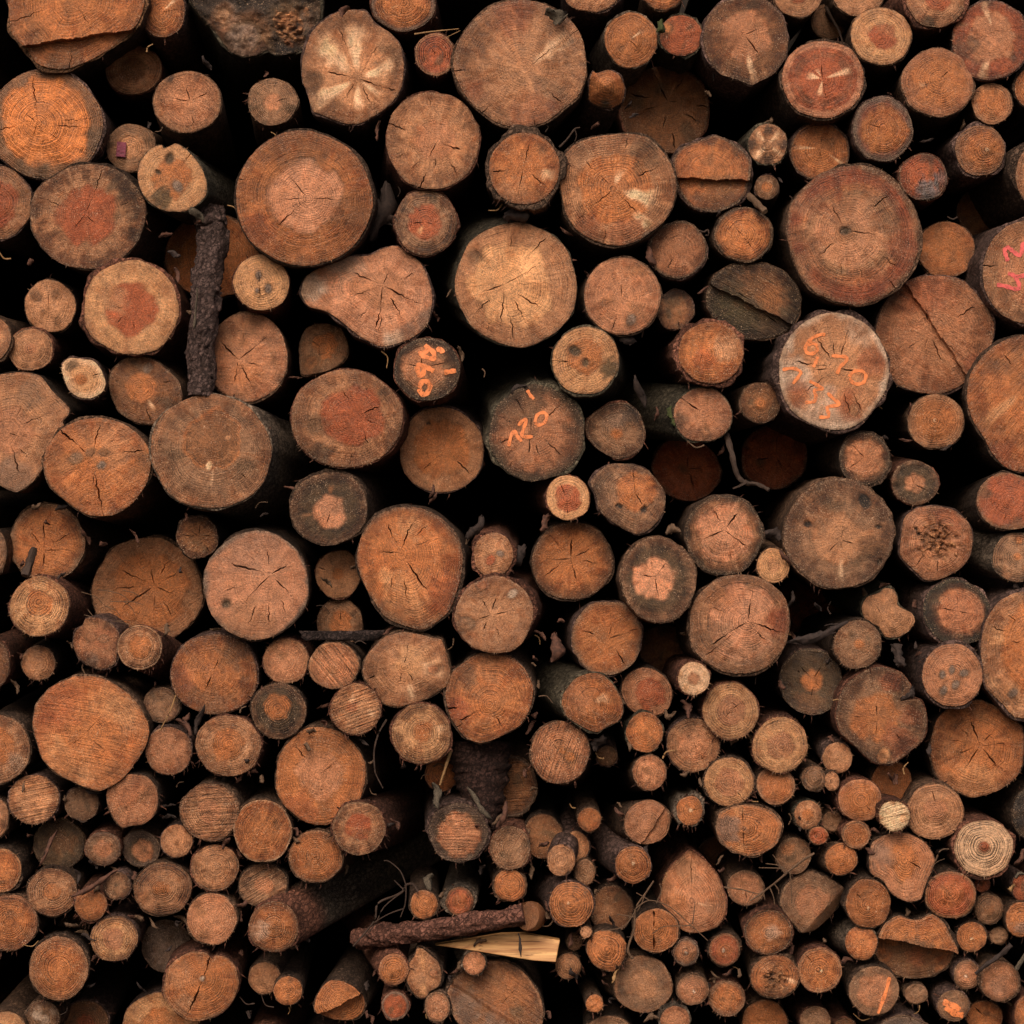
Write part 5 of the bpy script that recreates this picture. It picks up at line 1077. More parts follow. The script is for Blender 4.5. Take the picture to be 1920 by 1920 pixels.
L(214,1760,44,42,.0,'Y','pale-rimmed log with a pink ringed heart, right of the large warm-hearted one',h=(.46,'P',213,1760),rc=.9,rn=12,c=0,dirt=.6,sp=.8,br=.95,f=(.4,180,360))
L(312,1774,46,49,.22,'V','shadowed grey-brown log behind, above the wedge-split one',c=0,dirt=.5,br=.9)
L(138,1745,29,32,.3,'D','dark small log behind, left of the pale-rimmed pink-hearted one',c=0,dirt=.4)
L(397,1723,47,47,-.02,'P','pale dusty pink log with fuzzy edge, left of the leaning red-barked log',rc=.7,rn=12,c=0,sp=1.0,dirt=.25,br=1.1,f=.6,shred=.2)
L(18,1730,51,52,-.02,'O','orange-brown log at the left edge above the large warm-hearted one',rc=.9,rn=13,c=0,sp=1.0,dirt=.4,edge=('P',.2))
L(170,1697,30,30,-.01,'O','small orange log with shaggy bark below a pink bark strip',rc=.8,rn=8,c=0,sp=.9,dirt=.35,bk=5,bc='r',shred=.9,rim=('T',.08))
L(220,1661,24,26,-.01,'G','very small speckled grey-yellow log under a pink bark strip',sp=1.0,rc=.3,c=0,dirt=.7,br=1.1,f=.6)
L(98,1673,46,45,.0,'T','tan log with fuzzy bark fringe and a warm centre, near the left edge',h=(.35,'O'),rc=1.0,rn=12,c=0,dirt=.5,sp=.9,f=(1.2,20,170),shred=.4)
L(2,1632,37,41,-.01,'O','orange log with a pale rim line cut by the left edge, above the orange-brown one',rim=('Y',.07),rc=.8,c=0,sp=.9,bk=7,bc='k')
L(305,1667,54,50,-.01,'T','wide brown log with dense clear rings, left above the pale dusty pink one',rc=1.3,rn=15,c=0,dirt=.6,sp=.8,h=(.3,'O'),br=.95,shred=.15)
L(403,1627,44,44,.0,'T','tan log with swirling rings and shredded bark, below the grey-yellow level-sawn one',rc=1.1,rn=12,c=0,dirt=.4,sp=1.0,shred=.4,bc='r',br=1.03)
L(493,1660,45,41,.02,'G','grey-pink saw-scratched log just above the leaning red-barked log',saw=(30,.9),c=0,dirt=.6,sp=.9,rc=.4,f=.6,h=(.4,'P'))
L(513,1738,47,47,-.05,'O','leaning log with peeling red-brown and grey bark running right, orange face',st=[(488,1745,22,'W',.5)],rc=1.0,rn=13,c=0,b=(165,-68),bc='r',bc2='g',bk=4,sp=.9,edge=('B',.15),dirt=.35,len=1.1)
L(795,1696,26,27,-.01,'O','small orange ringed log with a curled root beside it, above the horizontal reddish branch',rc=1.1,rn=9,c=0,rim=('T',.06),dirt=.2,bk=4)
L(862,1690,26,27,-.01,'R','small red-orange log with grey bark and a pale inner ring, above the horizontal reddish branch',rc=1.0,rn=9,c=0,rim=('B',.14),bk=7,bc='g',dirt=.2,st=[(862,1690,18,'O',.5)],shred=.4)
L(958,1475,48,58,.2,'B','shaded log with a pale rim, half covered by the hanging bark sheet',rim=('V',.1),saw=(5,.6),c=0,dirt=.5)
L(828,1450,31,34,.18,'O','small shaded log left behind the hanging bark sheet',c=0,dirt=.3)
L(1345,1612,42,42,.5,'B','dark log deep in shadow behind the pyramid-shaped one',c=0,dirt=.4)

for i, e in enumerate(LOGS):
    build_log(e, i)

# ------------------------------------------------------------------ marks on the logs
def z(x0, y0, pts):
    return [(x0 + a / 3.84, y0 + b / 3.84) for a, b in pts]
A = lambda pts: z(1420, 480, pts)
strokes(painted, 'painted_number', [
    A([(490, 565), (440, 570), (385, 600), (348, 650), (352, 690), (388, 705), (425, 685), (428, 650), (400, 628), (365, 645)]),
    A([(435, 725), (420, 765), (402, 800)]),
    A([(535, 718), (590, 722), (642, 730), (635, 762), (595, 800), (575, 850)]),
    A([(662, 870), (690, 835), (740, 826), (778, 850), (773, 900), (735, 922), (690, 915), (664, 880)]),
    A([(375, 900), (430, 930), (468, 955), (412, 968), (420, 1010), (408, 1048), (345, 1055)]),
    A([(505, 985), (540, 1020), (590, 1070), (520, 1082), (502, 1100), (515, 1140), (500, 1160), (445, 1160)]),
    A([(180, 820), (250, 808), (308, 832), (298, 865), (255, 920)])], 6.2, M_ORANGE)
Bq = lambda pts: z(960, 480, pts)
strokes(sprayed, 'painted_number', [
    Bq([(110, 965), (130, 1000), (158, 1030)]),
    Bq([(165, 1198), (182, 1145), (225, 1127), (250, 1150), (235, 1198), (192, 1218), (168, 1202)]),
    Bq([(45, 1222), (75, 1187), (104, 1182), (85, 1240), (75, 1298), (150, 1300)]),
    Bq([(-25, 1370), (-5, 1292), (18, 1262), (40, 1300), (70, 1335)])], 6.2, M_ORANGE)
Cq = lambda pts: z(480, 480, pts)
strokes(marked, 'painted_number', [
    Cq([(1170, 705), (1215, 690), (1240, 670), (1215, 640)]),
    Cq([(1235, 660), (1278, 695), (1275, 740), (1190, 715)]),
    Cq([(1300, 680), (1330, 670), (1345, 700)]),
    Cq([(1160, 795), (1172, 850), (1198, 858), (1208, 805), (1180, 785), (1160, 800)]),
    Cq([(1212, 795), (1245, 810), (1280, 830)]),
    Cq([(1175, 950), (1200, 902), (1242, 912), (1252, 950), (1225, 995), (1188, 988), (1177, 955)]),
    Cq([(1355, 838), (1400, 832), (1440, 825)])], 9, M_ORANGE)
Dq = lambda pts: [(1780 + a / 8.0, 380 + b / 8.0) for a, b in pts]
strokes(pinked, 'painted_number', [
    Dq([(880, 875), (850, 790), (830, 720), (870, 672), (920, 700), (980, 750), (1040, 790), (1085, 740), (1095, 640), (1150, 600)]),
    Dq([(880, 1060), (950, 1085), (990, 1110), (1120, 1095), (1180, 1085)]),
    Dq([(990, 1110), (1020, 1170), (1050, 1250), (1020, 1295), (950, 1285), (830, 1250), (710, 1232)])], 7.5, M_PINK)
strokes(striped, 'paint_stripe', [[(1668, 1832), (1660, 1862), (1646, 1900)]], 6.5, M_ORANGE)
strokes(smeared, 'paint_smear', [[(1768, 1878), (1785, 1884), (1800, 1893)], [(1772, 1888), (1790, 1900), (1806, 1903)]], 11, M_ORANGE)

def box(name, cx, cy, cz, sx, sy, sz, mat, parent, rot=0.0):
    bm = bmesh.new()
    bmesh.ops.create_cube(bm, size=1)
    for v in bm.verts:
        v.co = Vector((v.co.x * sx, v.co.y * sy, v.co.z * sz))
    bmesh.ops.bevel(bm, geom=bm.edges[:], offset=min(sx, sy, sz) * 0.2, segments=1, affect='EDGES')
    me = bpy.data.meshes.new(name); bm.to_mesh(me); bm.free()
    o = link(name, me, mat, parent, (cx, cy, cz))
    o.rotation_euler = (0, rot, 0)
    return o
e = tagged; kk = e['_k']
tg = box('plastic_tag', (228 - e['x']) * kk, face_y(e, 228, 281) - 0.010, -(281 - e['y']) * kk, 18 * kk, 0.004, 28 * kk, M_TAG, e['_face'], math.radians(5))

# ------------------------------------------------------------------ branches, bark and splinters lying on the pile
def tube(name, pts, radii, mat, nseg=10, rough=0.0, seed=0, tint=None, caps=True, parent=None, loc=None, plates=0.0):
    """a round stick along points (Vector), radii in metres"""
    r = random.Random(seed)
    V, F = [], []
    n = len(pts)
    up = Vector((0, 0, 1))
    for i, p in enumerate(pts):
        t = (pts[min(i + 1, n - 1)] - pts[max(i - 1, 0)]).normalized()
        a = t.cross(up if abs(t.z) < 0.9 else Vector((1, 0, 0))).normalized()
        b2 = t.cross(a)
        for j in range(nseg):
            th = 2 * math.pi * j / nseg
            rr = radii[i] * (1 + rough * (r.random() - 0.5) * 2)
            if plates:
                q = p * 26 + Vector((math.cos(th) * 2.2, math.sin(th) * 2.2, 0))
                c_ = mnoise.cell(q + mnoise.noise_vector(q * 1.3) * .7)
                rr += radii[i] * plates * (c_ - .5) + radii[i] * .10 * mnoise.noise(p * 14 + Vector((seed, th, 0)))
            V.append(p + (a * math.cos(th) + b2 * math.sin(th)) * rr)
    for i in range(n - 1):
        for j in range(nseg):
            j2 = (j + 1) % nseg
            F.append((i * nseg + j, i * nseg + j2, (i + 1) * nseg + j2, (i + 1) * nseg + j))
    if caps:
        F.append(tuple(reversed(range(nseg)))); F.append(tuple((n - 1) * nseg + j for j in range(nseg)))
    if loc is not None:
        V = [v - loc for v in V]
    me = mesh(name, V, F, True, None if tint is None else np.tile(np.array(tint), (len(V), 1)))
    me.set_sharp_from_angle(angle=math.radians(50))
    return link(name, me, mat, parent, loc)

def smooth_path(px, d, sub=6):
    """photograph pixels (x, y[, extra depth]) to a smooth 3-D path"""
    q = [P3(p[0], p[1], d + (p[2] if len(p) > 2 else 0)) for p in px]
    out = []
    for i in range(len(q) - 1):
        p0, p1, p2, p3 = q[max(i - 1, 0)], q[i], q[i + 1], q[min(i + 2, len(q) - 1)]
        for s in range(sub):
            t = s / sub
            out.append(0.5 * (2 * p1 + (p2 - p0) * t + (2 * p0 - 5 * p1 + 4 * p2 - p3) * t * t + (3 * p1 - p0 - 3 * p2 + p3) * t ** 3))
    out.append(q[-1])
    return out

# the upright bark-covered branch
pts = smooth_path([(390, 398, .10), (399, 450, .06), (388, 520, .03), (386, 590, .01), (377, 650, 0), (379, 700, 0), (375, 744, -.01)], -.02, 14)
base = P3(376, 742, -.03)
br_ = thing('branch', 'upright bark-covered branch with scaly purple-brown bark wedged between the logs', 'branch', base)
o = tube('bark', pts, [S * (32 - 7.0 * i / len(pts) + 1.6 * mnoise.noise((i * .22, 3, 1))) for i in range(len(pts))], M_BARK, 44, 0.03, 3, (0.155, 0.095, 0.082), parent=br_, loc=base, plates=.16)
o.location = (0, 0, 0)
o = tube('resin_streak', smooth_path([(370, 540), (368, 570), (366, 590), (364, 615)], -.064, 5), [S * 2.0] * 15 + [S * 0.8], M_FLAKE_G, 6, 0.4, 4, parent=br_, loc=base)
o.location = (0, 0, 0)

# the horizontal reddish branch and its sawn end
base = P3(700, 1752, .0)
hb = thing('branch', 'horizontal reddish branch with flaking bark lying above the yellow split timber', 'branch', base)
pts = smooth_path([(672, 1762, .16), (720, 1752, .08), (780, 1747, .03), (850, 1737, .0), (920, 1726, -.02), (982, 1714, -.03)], -.03, 12)
o = tube('bark', pts, [S * (21 + 4 * mnoise.noise((i * .2, 7, 2))) for i in range(len(pts))], M_BARK, 36, 0.03, 8, (0.27, 0.115, 0.08), parent=hb, loc=base, plates=.14)
o.location = (0, 0, 0)
o = tube('sawn_end', smooth_path([(990, 1718, 0), (991, 1718, .012), (996, 1718, .10)], -.062, 2), [S * 24, S * 26, S * 27, S * 28, S * 28], M_WOOD, 22, 0.03, 9, tuple(PAL['B'] * 0.9), parent=hb, loc=base)
o.location = (0, 0, 0)
me = o.data
rr = np.random.RandomState(5)
for nm, val in (('pol', (0.6, 3.3, .7)), ('grain', (8, .8, .2)), ('wear', (1, 0, .5)), ('radial', (1, 0, .6))):
    a = me.attributes.new(nm, 'FLOAT_VECTOR', 'POINT')
    a.data.foreach_set('vector', np.tile(np.array(val, np.float32), len(me.vertices)))

def prism(name, pts, d0, thick, mat, label=None, cat=None, group=None, seed=0, warp=0.004, bevel=0.0015, slant=None):
    """an outline (photograph pixels) with its own distance and thickness"""
    r = random.Random(seed)
    cx = sum(p[0] for p in pts) / len(pts); cy = sum(p[1] for p in pts) / len(pts)
    base = P3(cx, cy, d0)
    V = []
    for s in (0, 1):
        for p in pts:
            dd = d0 + (slant(p[0], p[1]) if slant else 0)
            v = P3(p[0], p[1], dd) - base
            v.y += s * thick + r.uniform(-warp, warp)
            V.append(v)
    n = len(pts)
    F = [tuple(range(n)), tuple(reversed(range(n, 2 * n)))]
    for i in range(n):
        j = (i + 1) % n
        F.append((j, i, n + i, n + j))
    me = mesh(name, V, F, False)
    bm = bmesh.new(); bm.from_mesh(me)
    bmesh.ops.recalc_face_normals(bm, faces=bm.faces)
    bmesh.ops.triangulate(bm, faces=[f for f in bm.faces if len(f.verts) > 4])
    if bevel:
        bmesh.ops.bevel(bm, geom=[e_ for e_ in bm.edges if len(e_.link_faces) == 2 and e_.calc_face_angle(0) > 0.8], offset=bevel, segments=1, affect='EDGES')
    bm.to_mesh(me); bm.free()
    o = link(name, me, mat, None, base)
    if label:
        tag(o, label, cat, group)
    return o

# the split timber: a wedge with a broad pale face
sp = prism('split_timber', [(815, 1772), (880, 1762), (940, 1752), (985, 1751), (1050, 1763), (1046, 1782), (1042, 1804), (1000, 1801), (950, 1793), (880, 1781)], -.035, .05, M_SPLIT,
           'bright yellow split timber wedge jammed under the horizontal reddish branch', 'timber', seed=4, warp=.002, slant=lambda x, y: (1804 - y) * .0010 + max(0, 900 - x) * .0004)
# the bark sheet that hangs in the gap
def ribbon_sheet(name, rows, d, mat, label, cat, thick=.006, group=None, bulge=.02, seed=0, tint=None):
    """a curled sheet: rows of (left x, right x, y) in photograph pixels"""
    r = random.Random(seed)
    cx = (rows[0][0] + rows[-1][1]) / 2; cy = (rows[0][2] + rows[-1][2]) / 2
    base = P3(cx, cy, d)
    nx = 9
    V, F = [], []
    for s in (0, 1):
        for (a, b2, y) in rows:
            for i in range(nx):
                t = i / (nx - 1)
                x = a + (b2 - a) * t
                v = P3(x + r.uniform(-1, 1) * (4 if i in (0, nx - 1) else 1.5), y + r.uniform(-2, 2), d - bulge * math.sin(math.pi * t) + .012 * mnoise.noise((x * .05, y * .02, seed)) + r.uniform(-.002, .002)) - base
                v.y += s * thick
                V.append(v)
    m = len(rows); N = m * nx
    for j in range(m - 1):
        for i in range(nx - 1):
            a = j * nx + i
            F.append((a, a + nx, a + nx + 1, a + 1)); F.append((N + a, N + a + 1, N + a + nx + 1, N + a + nx))
    for j in range(m - 1):
        a = j * nx; F.append((a, N + a, N + a + nx, a + nx))
        a = j * nx + nx - 1; F.append((a, a + nx, N + a + nx, N + a))
    for i in range(nx - 1):
        F.append((i, i + 1, N + i + 1, N + i)); a = (m - 1) * nx + i; F.append((a, N + a, N + a + 1, a + 1))
    F = [tuple(reversed(f)) for f in F]
    o = link(name, mesh(name, V, F, True, None if tint is None else np.tile(np.array(tint), (len(V), 1))), mat, None, base)
    tag(o, label, cat, group)
    return o
rs_ = random.Random(21)
rows = []
for q in range(34):
    y = 1390 + q * 5
    lx = 842 + max(0, y - 1420) * .30 + max(0, y - 1500) * .65 + rs_.uniform(-4, 4)
    rx_ = 955 - max(0, y - 1440) * .20 + rs_.uniform(-4, 4)
    rows.append((lx, max(rx_, lx + 4), y))
ribbon_sheet('bark_sheet', rows, .09, M_BARK,
             'dark purple-brown bark sheet hanging in the gap above the thick grey-rimmed log', 'bark', bulge=.06, seed=2, tint=(.075, .036, .028))
ribbon_sheet('bark_stick', [(562, 722, 1183), (566, 716, 1189), (564, 712, 1196), (570, 706, 1201)], .0, M_BARK,
             'flat dark bark stick lying across the small log left of the angular tan one', 'bark', bulge=.0, seed=3, thick=.02, tint=(.07, .045, .04))

# sticks and twigs: (label, pixel path, radius px, depth, material, side shoots)
def twig(label, path, rad, d, mat, shoots=(), group=None, seed=0, name='twig', cat='twig', taper=.45):
    pts = smooth_path(path, d, 5)
    base = pts[0].copy()
    root = thing(name, label, cat, base, group)
    n = len(pts)
    o = tube('stem', pts, [rad * S * (1 - taper * i / n) * (1 + .12 * math.sin(i * 2.1 + seed)) for i in range(n)], mat, 7, .12, seed, parent=root, loc=base)
    o.location = (0, 0, 0)
    for i, sh in enumerate(shoots):
        q = smooth_path(sh, d - .004, 4)
        o = tube('side_shoot', q, [rad * S * .5 * (1 - .5 * a / len(q)) for a in range(len(q))], mat, 5, .1, seed + i, parent=root, loc=base)
        o.location = (0, 0, 0)
    return root

zz = lambda x0, y0, pts: z(x0, y0, pts)
twig('dark forked twig drooping between two nearly black recessed logs', [(1362, 815, .05), (1372, 850, .0), (1382, 890), (1398, 905), (1420, 908), (1442, 919, -.02)], 6.0, -.01, M_TWIG_D, [[(1398, 905), (1385, 912), (1374, 916)]], seed=1)
twig('small round stick between the step-sawn orange log and the dull orange log', [(1400, 362, .06), (1418, 380, .02), (1435, 397, -.02)], 6.5, -.02, M_TWIG, seed=2, name='stick', cat='stick', taper=.1)
twig('short greenish broken twig stub leaning on the shaded orange-brown log', [(63, 1030, .02), (57, 1050, -.02), (47, 1080, -.05)], 7.0, .0, M_TWIG_D, seed=3, taper=-.3)
twig('dry fir twig with fine side needles hanging in front of the grey-pink faceted log', zz(1420, 1420, [(410, 690), (330, 740), (220, 825), (120, 910), (0, 1000)]) + [(1405, 1690)], 2.6, -.10, M_TWIG,
     [zz(1420, 1420, s) for s in ([(220, 825), (180, 800), (10, 795)], [(220, 825), (160, 780), (60, 765)], [(235, 830), (245, 940), (248, 1050)], [(120, 910), (150, 950), (155, 985)], [(90, 940), (115, 1000), (125, 1058)], [(40, 970), (50, 1000), (55, 1028)], [(200, 840), (140, 740), (110, 700)])], seed=4)
twig('long thin needle twig crossing the small dull pink log from the left', zz(960, 1420, [(1525, 935), (1640, 950), (1740, 975), (1800, 990)]), 1.6, -.09, M_TWIG, [zz(960, 1420, [(1740, 975), (1700, 1040), (1690, 1090)])], seed=5)
twig('dry branching twig with bare needles in front of the groove-split orange log', zz(960, 1420, [(870, 1450), (835, 1380), (880, 1230), (890, 1090), (960, 980), (1020, 890)]), 2.6, -.08, M_TWIG,
     [zz(960, 1420, s) for s in ([(890, 1090), (990, 1030), (1140, 1080), (1290, 1210), (1410, 1320)], [(880, 1120), (800, 1220), (640, 1250)], [(960, 980), (930, 1060), (900, 1110)], [(990, 1030), (940, 1000), (895, 975)], [(1040, 1050), (1075, 960), (1060, 910)], [(880, 1150), (830, 1140), (755, 1130)], [(1290, 1210), (1200, 1215), (1090, 1220), (1010, 1270)], [(1300, 1200), (1310, 1120), (1318, 1040)])], seed=6)
twig('curled dry root tangle left of the small ringed log with a curled root', zz(480, 1420, [(1165, 965), (1130, 915), (1080, 920), (1040, 980), (880, 1050), (850, 1180), (700, 1360)]), 3.0, -.02, M_TWIG_D,
     [zz(480, 1420, s) for s in ([(1080, 920), (1040, 820), (960, 750), (920, 745)], [(1045, 975), (920, 1080), (860, 1200), (780, 1290)], [(1060, 1090), (950, 1130), (850, 1190)], [(1060, 950), (995, 885)], [(1080, 930), (1075, 1050), (1040, 1150)])], seed=7)
twig('violet-brown twig running into the small brown ringed log at lower right', zz(1420, 1420, [(1830, 1350), (1740, 1430), (1640, 1500), (1570, 1560)]), 5.5, -.05, M_FLAKE_D, seed=8)
twig('thin grey twig in the bottom right corner beside the greyish pink log', zz(1420, 1420, [(1960, 1390), (1900, 1470), (1860, 1530)]), 5.0, -.05, M_FLAKE_G, seed=9, taper=.2)
twig('dark thin twig hanging across the small dull tan log at the top', [(1548, 12), (1562, 38), (1572, 55), (1580, 78)], 3.2, .1, M_TWIG_D, seed=10)
twig('thin dry stem drooping left of the bark sheet', zz(480, 940, [(940, 1570), (880, 1680), (850, 1800), (855, 1920)]) + [(705, 1452), (718, 1478)], 2.0, -.03, M_TWIG_D, seed=11)
twig('pale straw stalk left of the hanging bark sheet', [(845, 1408), (835, 1440), (825, 1472)], 3.4, .0, M_NEEDLE, seed=12, name='stalk', cat='stalk')
twig('two pale pine needles above the crusty pale-rimmed small log', zz(480, 0, [(1140, 245), (1280, 225), (1460, 208)]), 1.5, -.06, M_NEEDLE, [zz(480, 0, [(1470, 220), (1400, 255), (1330, 285)])], seed=13, name='pine_needle', cat='needle')
twig('curly wire-thin twig right of the dusky pinkish log', zz(960, 0, [(1350, 1660), (1380, 1670), (1410, 1655), (1415, 1690), (1390, 1695)]), 2.0, .0, M_TWIG_D, seed=14)
twig('bent thin twig above the large log with bright torn rays', zz(960, 0, [(340, 1060), (400, 1000), (450, 930), (490, 920)]), 2.2, -.03, M_TWIG_D, [zz(960, 0, [(450, 930), (465, 980), (440, 1040)]), zz(960, 0, [(240, 950), (262, 915), (240, 895)])], seed=15)
twig('straight thin stick leaning beside the small dim greenish log', [(330, 1303), (318, 1335), (300, 1370)], 1.8, .0, M_NEEDLE, seed=16)
twig('thin twig with needles left of the strong-ringed yellow log', zz(1420, 1420, [(1280, 750), (1320, 670), (1380, 660)]), 1.6, -.04, M_TWIG, [zz(1420, 1420, [(1250, 790), (1300, 750), (1350, 730)])], seed=17)
twig('tangled hair-thin roots at the bottom edge under the orange-striped log', zz(1420, 1420, [(960, 1880), (1020, 1860), (1100, 1870), (1180, 1900), (1230, 1920)]), 1.6, -.04, M_TWIG, [zz(1420, 1420, [(1000, 1865), (1080, 1890), (1140, 1920)])], seed=18, name='root', cat='root')
r_ = random.Random(77)
for k_ in range(11):
    x, y = r_.uniform(172, 265), r_.uniform(1105, 1175)
    a = r_.uniform(-.4, 1.2); l = r_.uniform(20, 45)
    twig('hair-fine dry needle in the tuft above the small lumpy pinkish grey log', [(x - l * math.cos(a), y - l * math.sin(a) * .6), (x, y), (x + l * .6 * math.cos(a + .3), y + l * math.sin(a + .3) * .6)], 0.9, .02 + .06 * r_.random(), M_TWIG,
         group='dry needles in the tuft', seed=30 + k_, name='dry_needle', cat='needle')

# bark flakes and strips: (label, outline centre, length, width, angle, material)
def flake(label, x, y, l, wd, ang, d, mat, seed, group=None, name='bark_flake', curl=.25):
    r = random.Random(seed)
    a = math.radians(ang)
    base = P3(x, y, d)
    n, m = 8, 4
    V, F = [], []
    for s in (0, 1):
        for i in range(n + 1):
            t = i / n - .5
            wv = wd * (1 - (abs(t) * 1.9) ** 2 * .8) * r.uniform(.55, 1.25)
            cv = math.sin(t * 5 + seed) * wd * .25
            for j in range(m + 1):
                u = j / m - .5
                px = t * l + r.uniform(-.07, .07) * l; pz = u * wv + cv + r.uniform(-.12, .12) * wd
                yy = -curl * wd * S * (math.cos(u * 3)) + .012 * math.sin(t * 4 + seed) + s * .004 + r.uniform(-.0015, .0015)
                V.append((S * (px * math.cos(a) - pz * math.sin(a)), yy, S * (px * math.sin(a) + pz * math.cos(a))))
    N = (n + 1) * (m + 1)
    for i in range(n):
        for j in range(m):
            q = i * (m + 1) + j
            F.append((q, q + 1, q + m + 2, q + m + 1)); F.append((N + q, N + q + m + 1, N + q + m + 2, N + q + 1))
    for i in range(n):
        for q, f in ((i * (m + 1), 0), (i * (m + 1) + m, 1)):
            t = (q, q + m + 1, N + q + m + 1, N + q)
            F.append(t if not f else tuple(reversed(t)))
    for j in range(m):
        for q, f in ((j, 0), (n * (m + 1) + j, 1)):
            t = (q, N + q, N + q + 1, q + 1)
            F.append(t if not f else tuple(reversed(t)))
    o = link(name, mesh(name, V, F, True), mat, None, base)
    tag(o, label, 'bark flake' if name == 'bark_flake' else 'moss', group)
    return o
FL = [
    ('hanging reddish bark flake right of the glossy dark gap, under the two-oval-knots log', 1041, 1215, 52, 24, 80, -.02, M_FLAKE),
    ('small grey-tan bark chip between the notched yellow log and the upright branch', 370, 403, 34, 16, -60, -.06, M_FLAKE_G),
    ('grey ragged lichen tuft on the rim of the very large pale-rayed log', 1041, 30, 34, 30, -70, -.09, M_FLAKE_G),
    ('reddish pointed bark flake hanging under the tiny bright yellow log', 1287, 1328, 34, 15, -65, -.03, M_FLAKE),
    ('dark bark flake right of the rough orange-grooved log', 1122, 1393, 32, 22, 75, .0, M_FLAKE_D),
    ('mossy curled bark chip above the small knotty tan log', 892, 990, 50, 18, 60, -.01, M_FLAKE_D),
    ('dark curved bark strip below the nearly black hole, right of the large pink-red cracked log', 1535, 1188, 110, 17, 18, -.01, M_FLAKE_D),
    ('reddish bark strip left of the large dark-holed log', 1478, 1050, 48, 10, -50, -.02, M_FLAKE),
    ('brown bark scrap above the reddish strip by the dark-holed log', 1448, 1002, 36, 24, -30, .01, M_FLAKE_D),
    ('small crumbly bark chip left of the broad pink three-cracked log', 1262, 995, 28, 20, 10, .02, M_TWIG),
    ('pale frayed bark scrap hanging left of the thick grey-rimmed log', 818, 1492, 46, 15, -75, -.04, M_FLAKE_G),
    ('pale torn bark strip across the lower edge of the hanging bark sheet', 898, 1507, 70, 11, -50, -.03, M_FLAKE_G),
    ('pink bark curl right of the thick grey-rimmed log', 942, 1530, 52, 12, 70, -.04, M_FLAKE),
    ('pinkish red bark strip draped over the very small speckled log', 178, 1657, 100, 11, 28, -.04, M_FLAKE),
    ('thin reddish bark strip across the dull dark-ringed log', 90, 1590, 66, 9, 62, -.02, M_FLAKE),
    ('pink curled bark strip right of the small dim greenish log', 346, 1362, 44, 12, -48, -.02, M_FLAKE),
    ('dark bark strip beside the ringed tan log with ragged bark', 373, 1350, 56, 12, 75, -.0, M_FLAKE_D),
    ('dark moss-tipped bark chunk between the fuzzy grey-tan log and the five-knot log', 1684, 1228, 46, 26, -55, .03, M_FLAKE_D),
    ('grey bark scrap in the notch of the large dirty log', 1703, 1302, 34, 14, 50, -.05, M_FLAKE_D),
    ('brown bark scrap on the right of the two-oval-knots log', 970, 1040, 42, 24, 30, .03, M_FLAKE_D),
    ('reddish bark scrap under the small red-hearted pale-ringed log', 1022, 980, 34, 18, 50, .03, M_FLAKE),
    ('bark tatter under the star-patterned pale log', 708, 245, 36, 8, 80, .0, M_FLAKE),
    ('small torn chip standing on top of the star-patterned pale log', 645, 20, 22, 14, 60, -.06, M_FLAKE),
    ('brown shaggy bark sliver hanging below the orange log in thick bark', 968, 405, 46, 26, 20, -.02, M_FLAKE_D),
    ('peeling bark flap left of the dusky pinkish log', 1220, 480, 40, 14, -65, .02, M_FLAKE),
    ('dark bark tongue below the smooth pinkish orange log', 1176, 635, 36, 16, -30, .0, M_FLAKE_D),
    ('dark hanging bark strip left of the mossy pinkish log', 1200, 735, 60, 14, -75, .05, M_FLAKE_D),
    ('grey lichen chip above the small ringed log by the curled root', 805, 1655, 34, 18, 70, .02, M_FLAKE_G),
    ('grey bark chip at the top of the large dark-rimmed painted 120 log', 972, 728, 30, 12, 25, .0, M_FLAKE_D),
    ('dark bark curl hanging on the yellow split timber', 975, 1772, 40, 6, -80, -.075, M_FLAKE_D),
    ('tall dark bark slab standing in the gap right of the very large pink-disc log', 714, 400, 110, 40, 80, .12, M_FLAKE_D),
    ('orange bark crumbs in the corner right of the strong-ringed yellow log', 1912, 1608, 34, 10, 60, -.02, M_FLAKE),
    ('orange-brown wood chip below the strong-ringed yellow log', 1897, 1664, 16, 9, 10, -.03, M_NEEDLE),
    ('pale wood sliver beside the plain olive-brown log', 1153, 1830, 26, 6, 60, -.04, M_NEEDLE),
    ('brown wood chip at the bottom edge under the plain olive-brown log', 1222, 1910, 30, 12, 10, -.02, M_TWIG),
]
for i, f in enumerate(FL):
    flake(f[0], f[1], f[2], f[3], f[4], f[5], f[6], f[7], 200 + i)
flake('green moss patch on the rim of the small red-orange knotted log', 1238, 50, 26, 16, 60, -.02, M_MOSS, 301, name='moss_patch', curl=.5)
flake('green moss on the bark left of the dull pinkish cracked log', 1262, 778, 40, 18, 80, .03, M_MOSS, 302, name='moss_patch', curl=.5)
flake('pale green lichen scrap at the right edge above the small red-brown log', 1912, 1641, 20, 9, 20, -.04, M_FLAKE_G, 303, name='moss_patch', curl=.5)
small = [(345, 1345), (490, 1290), (585, 1375), (612, 1352), (640, 1372), (580, 1395), (465, 1430), (482, 1445), (496, 1455), (305, 1530), (322, 1535), (420, 1585), (452, 1600), (125, 1500), (180, 1490), (40, 1475), (30, 1290),
         (560, 1560), (548, 1575), (720, 1560), (735, 1545), (930, 1535), (905, 1545), (1130, 1305), (1165, 1310), (1245, 1335), (1260, 1345), (1182, 1395), (355, 1600), (385, 1650), (440, 1640), (455, 1690), (140, 1690), (130, 1735), (255, 1715), (340, 1725),
         (180, 1790), (165, 1760), (170, 1850), (1290, 1455), (1310, 1470), (1500, 1540), (1640, 1560), (1780, 1640), (1700, 1710), (1640, 1725), (1480, 1780), (1590, 1800), (905, 1770), (700, 1815), (860, 1815), (1180, 1760), (1080, 1825), (1210, 1595), (1375, 1505)]
rs = random.Random(5)
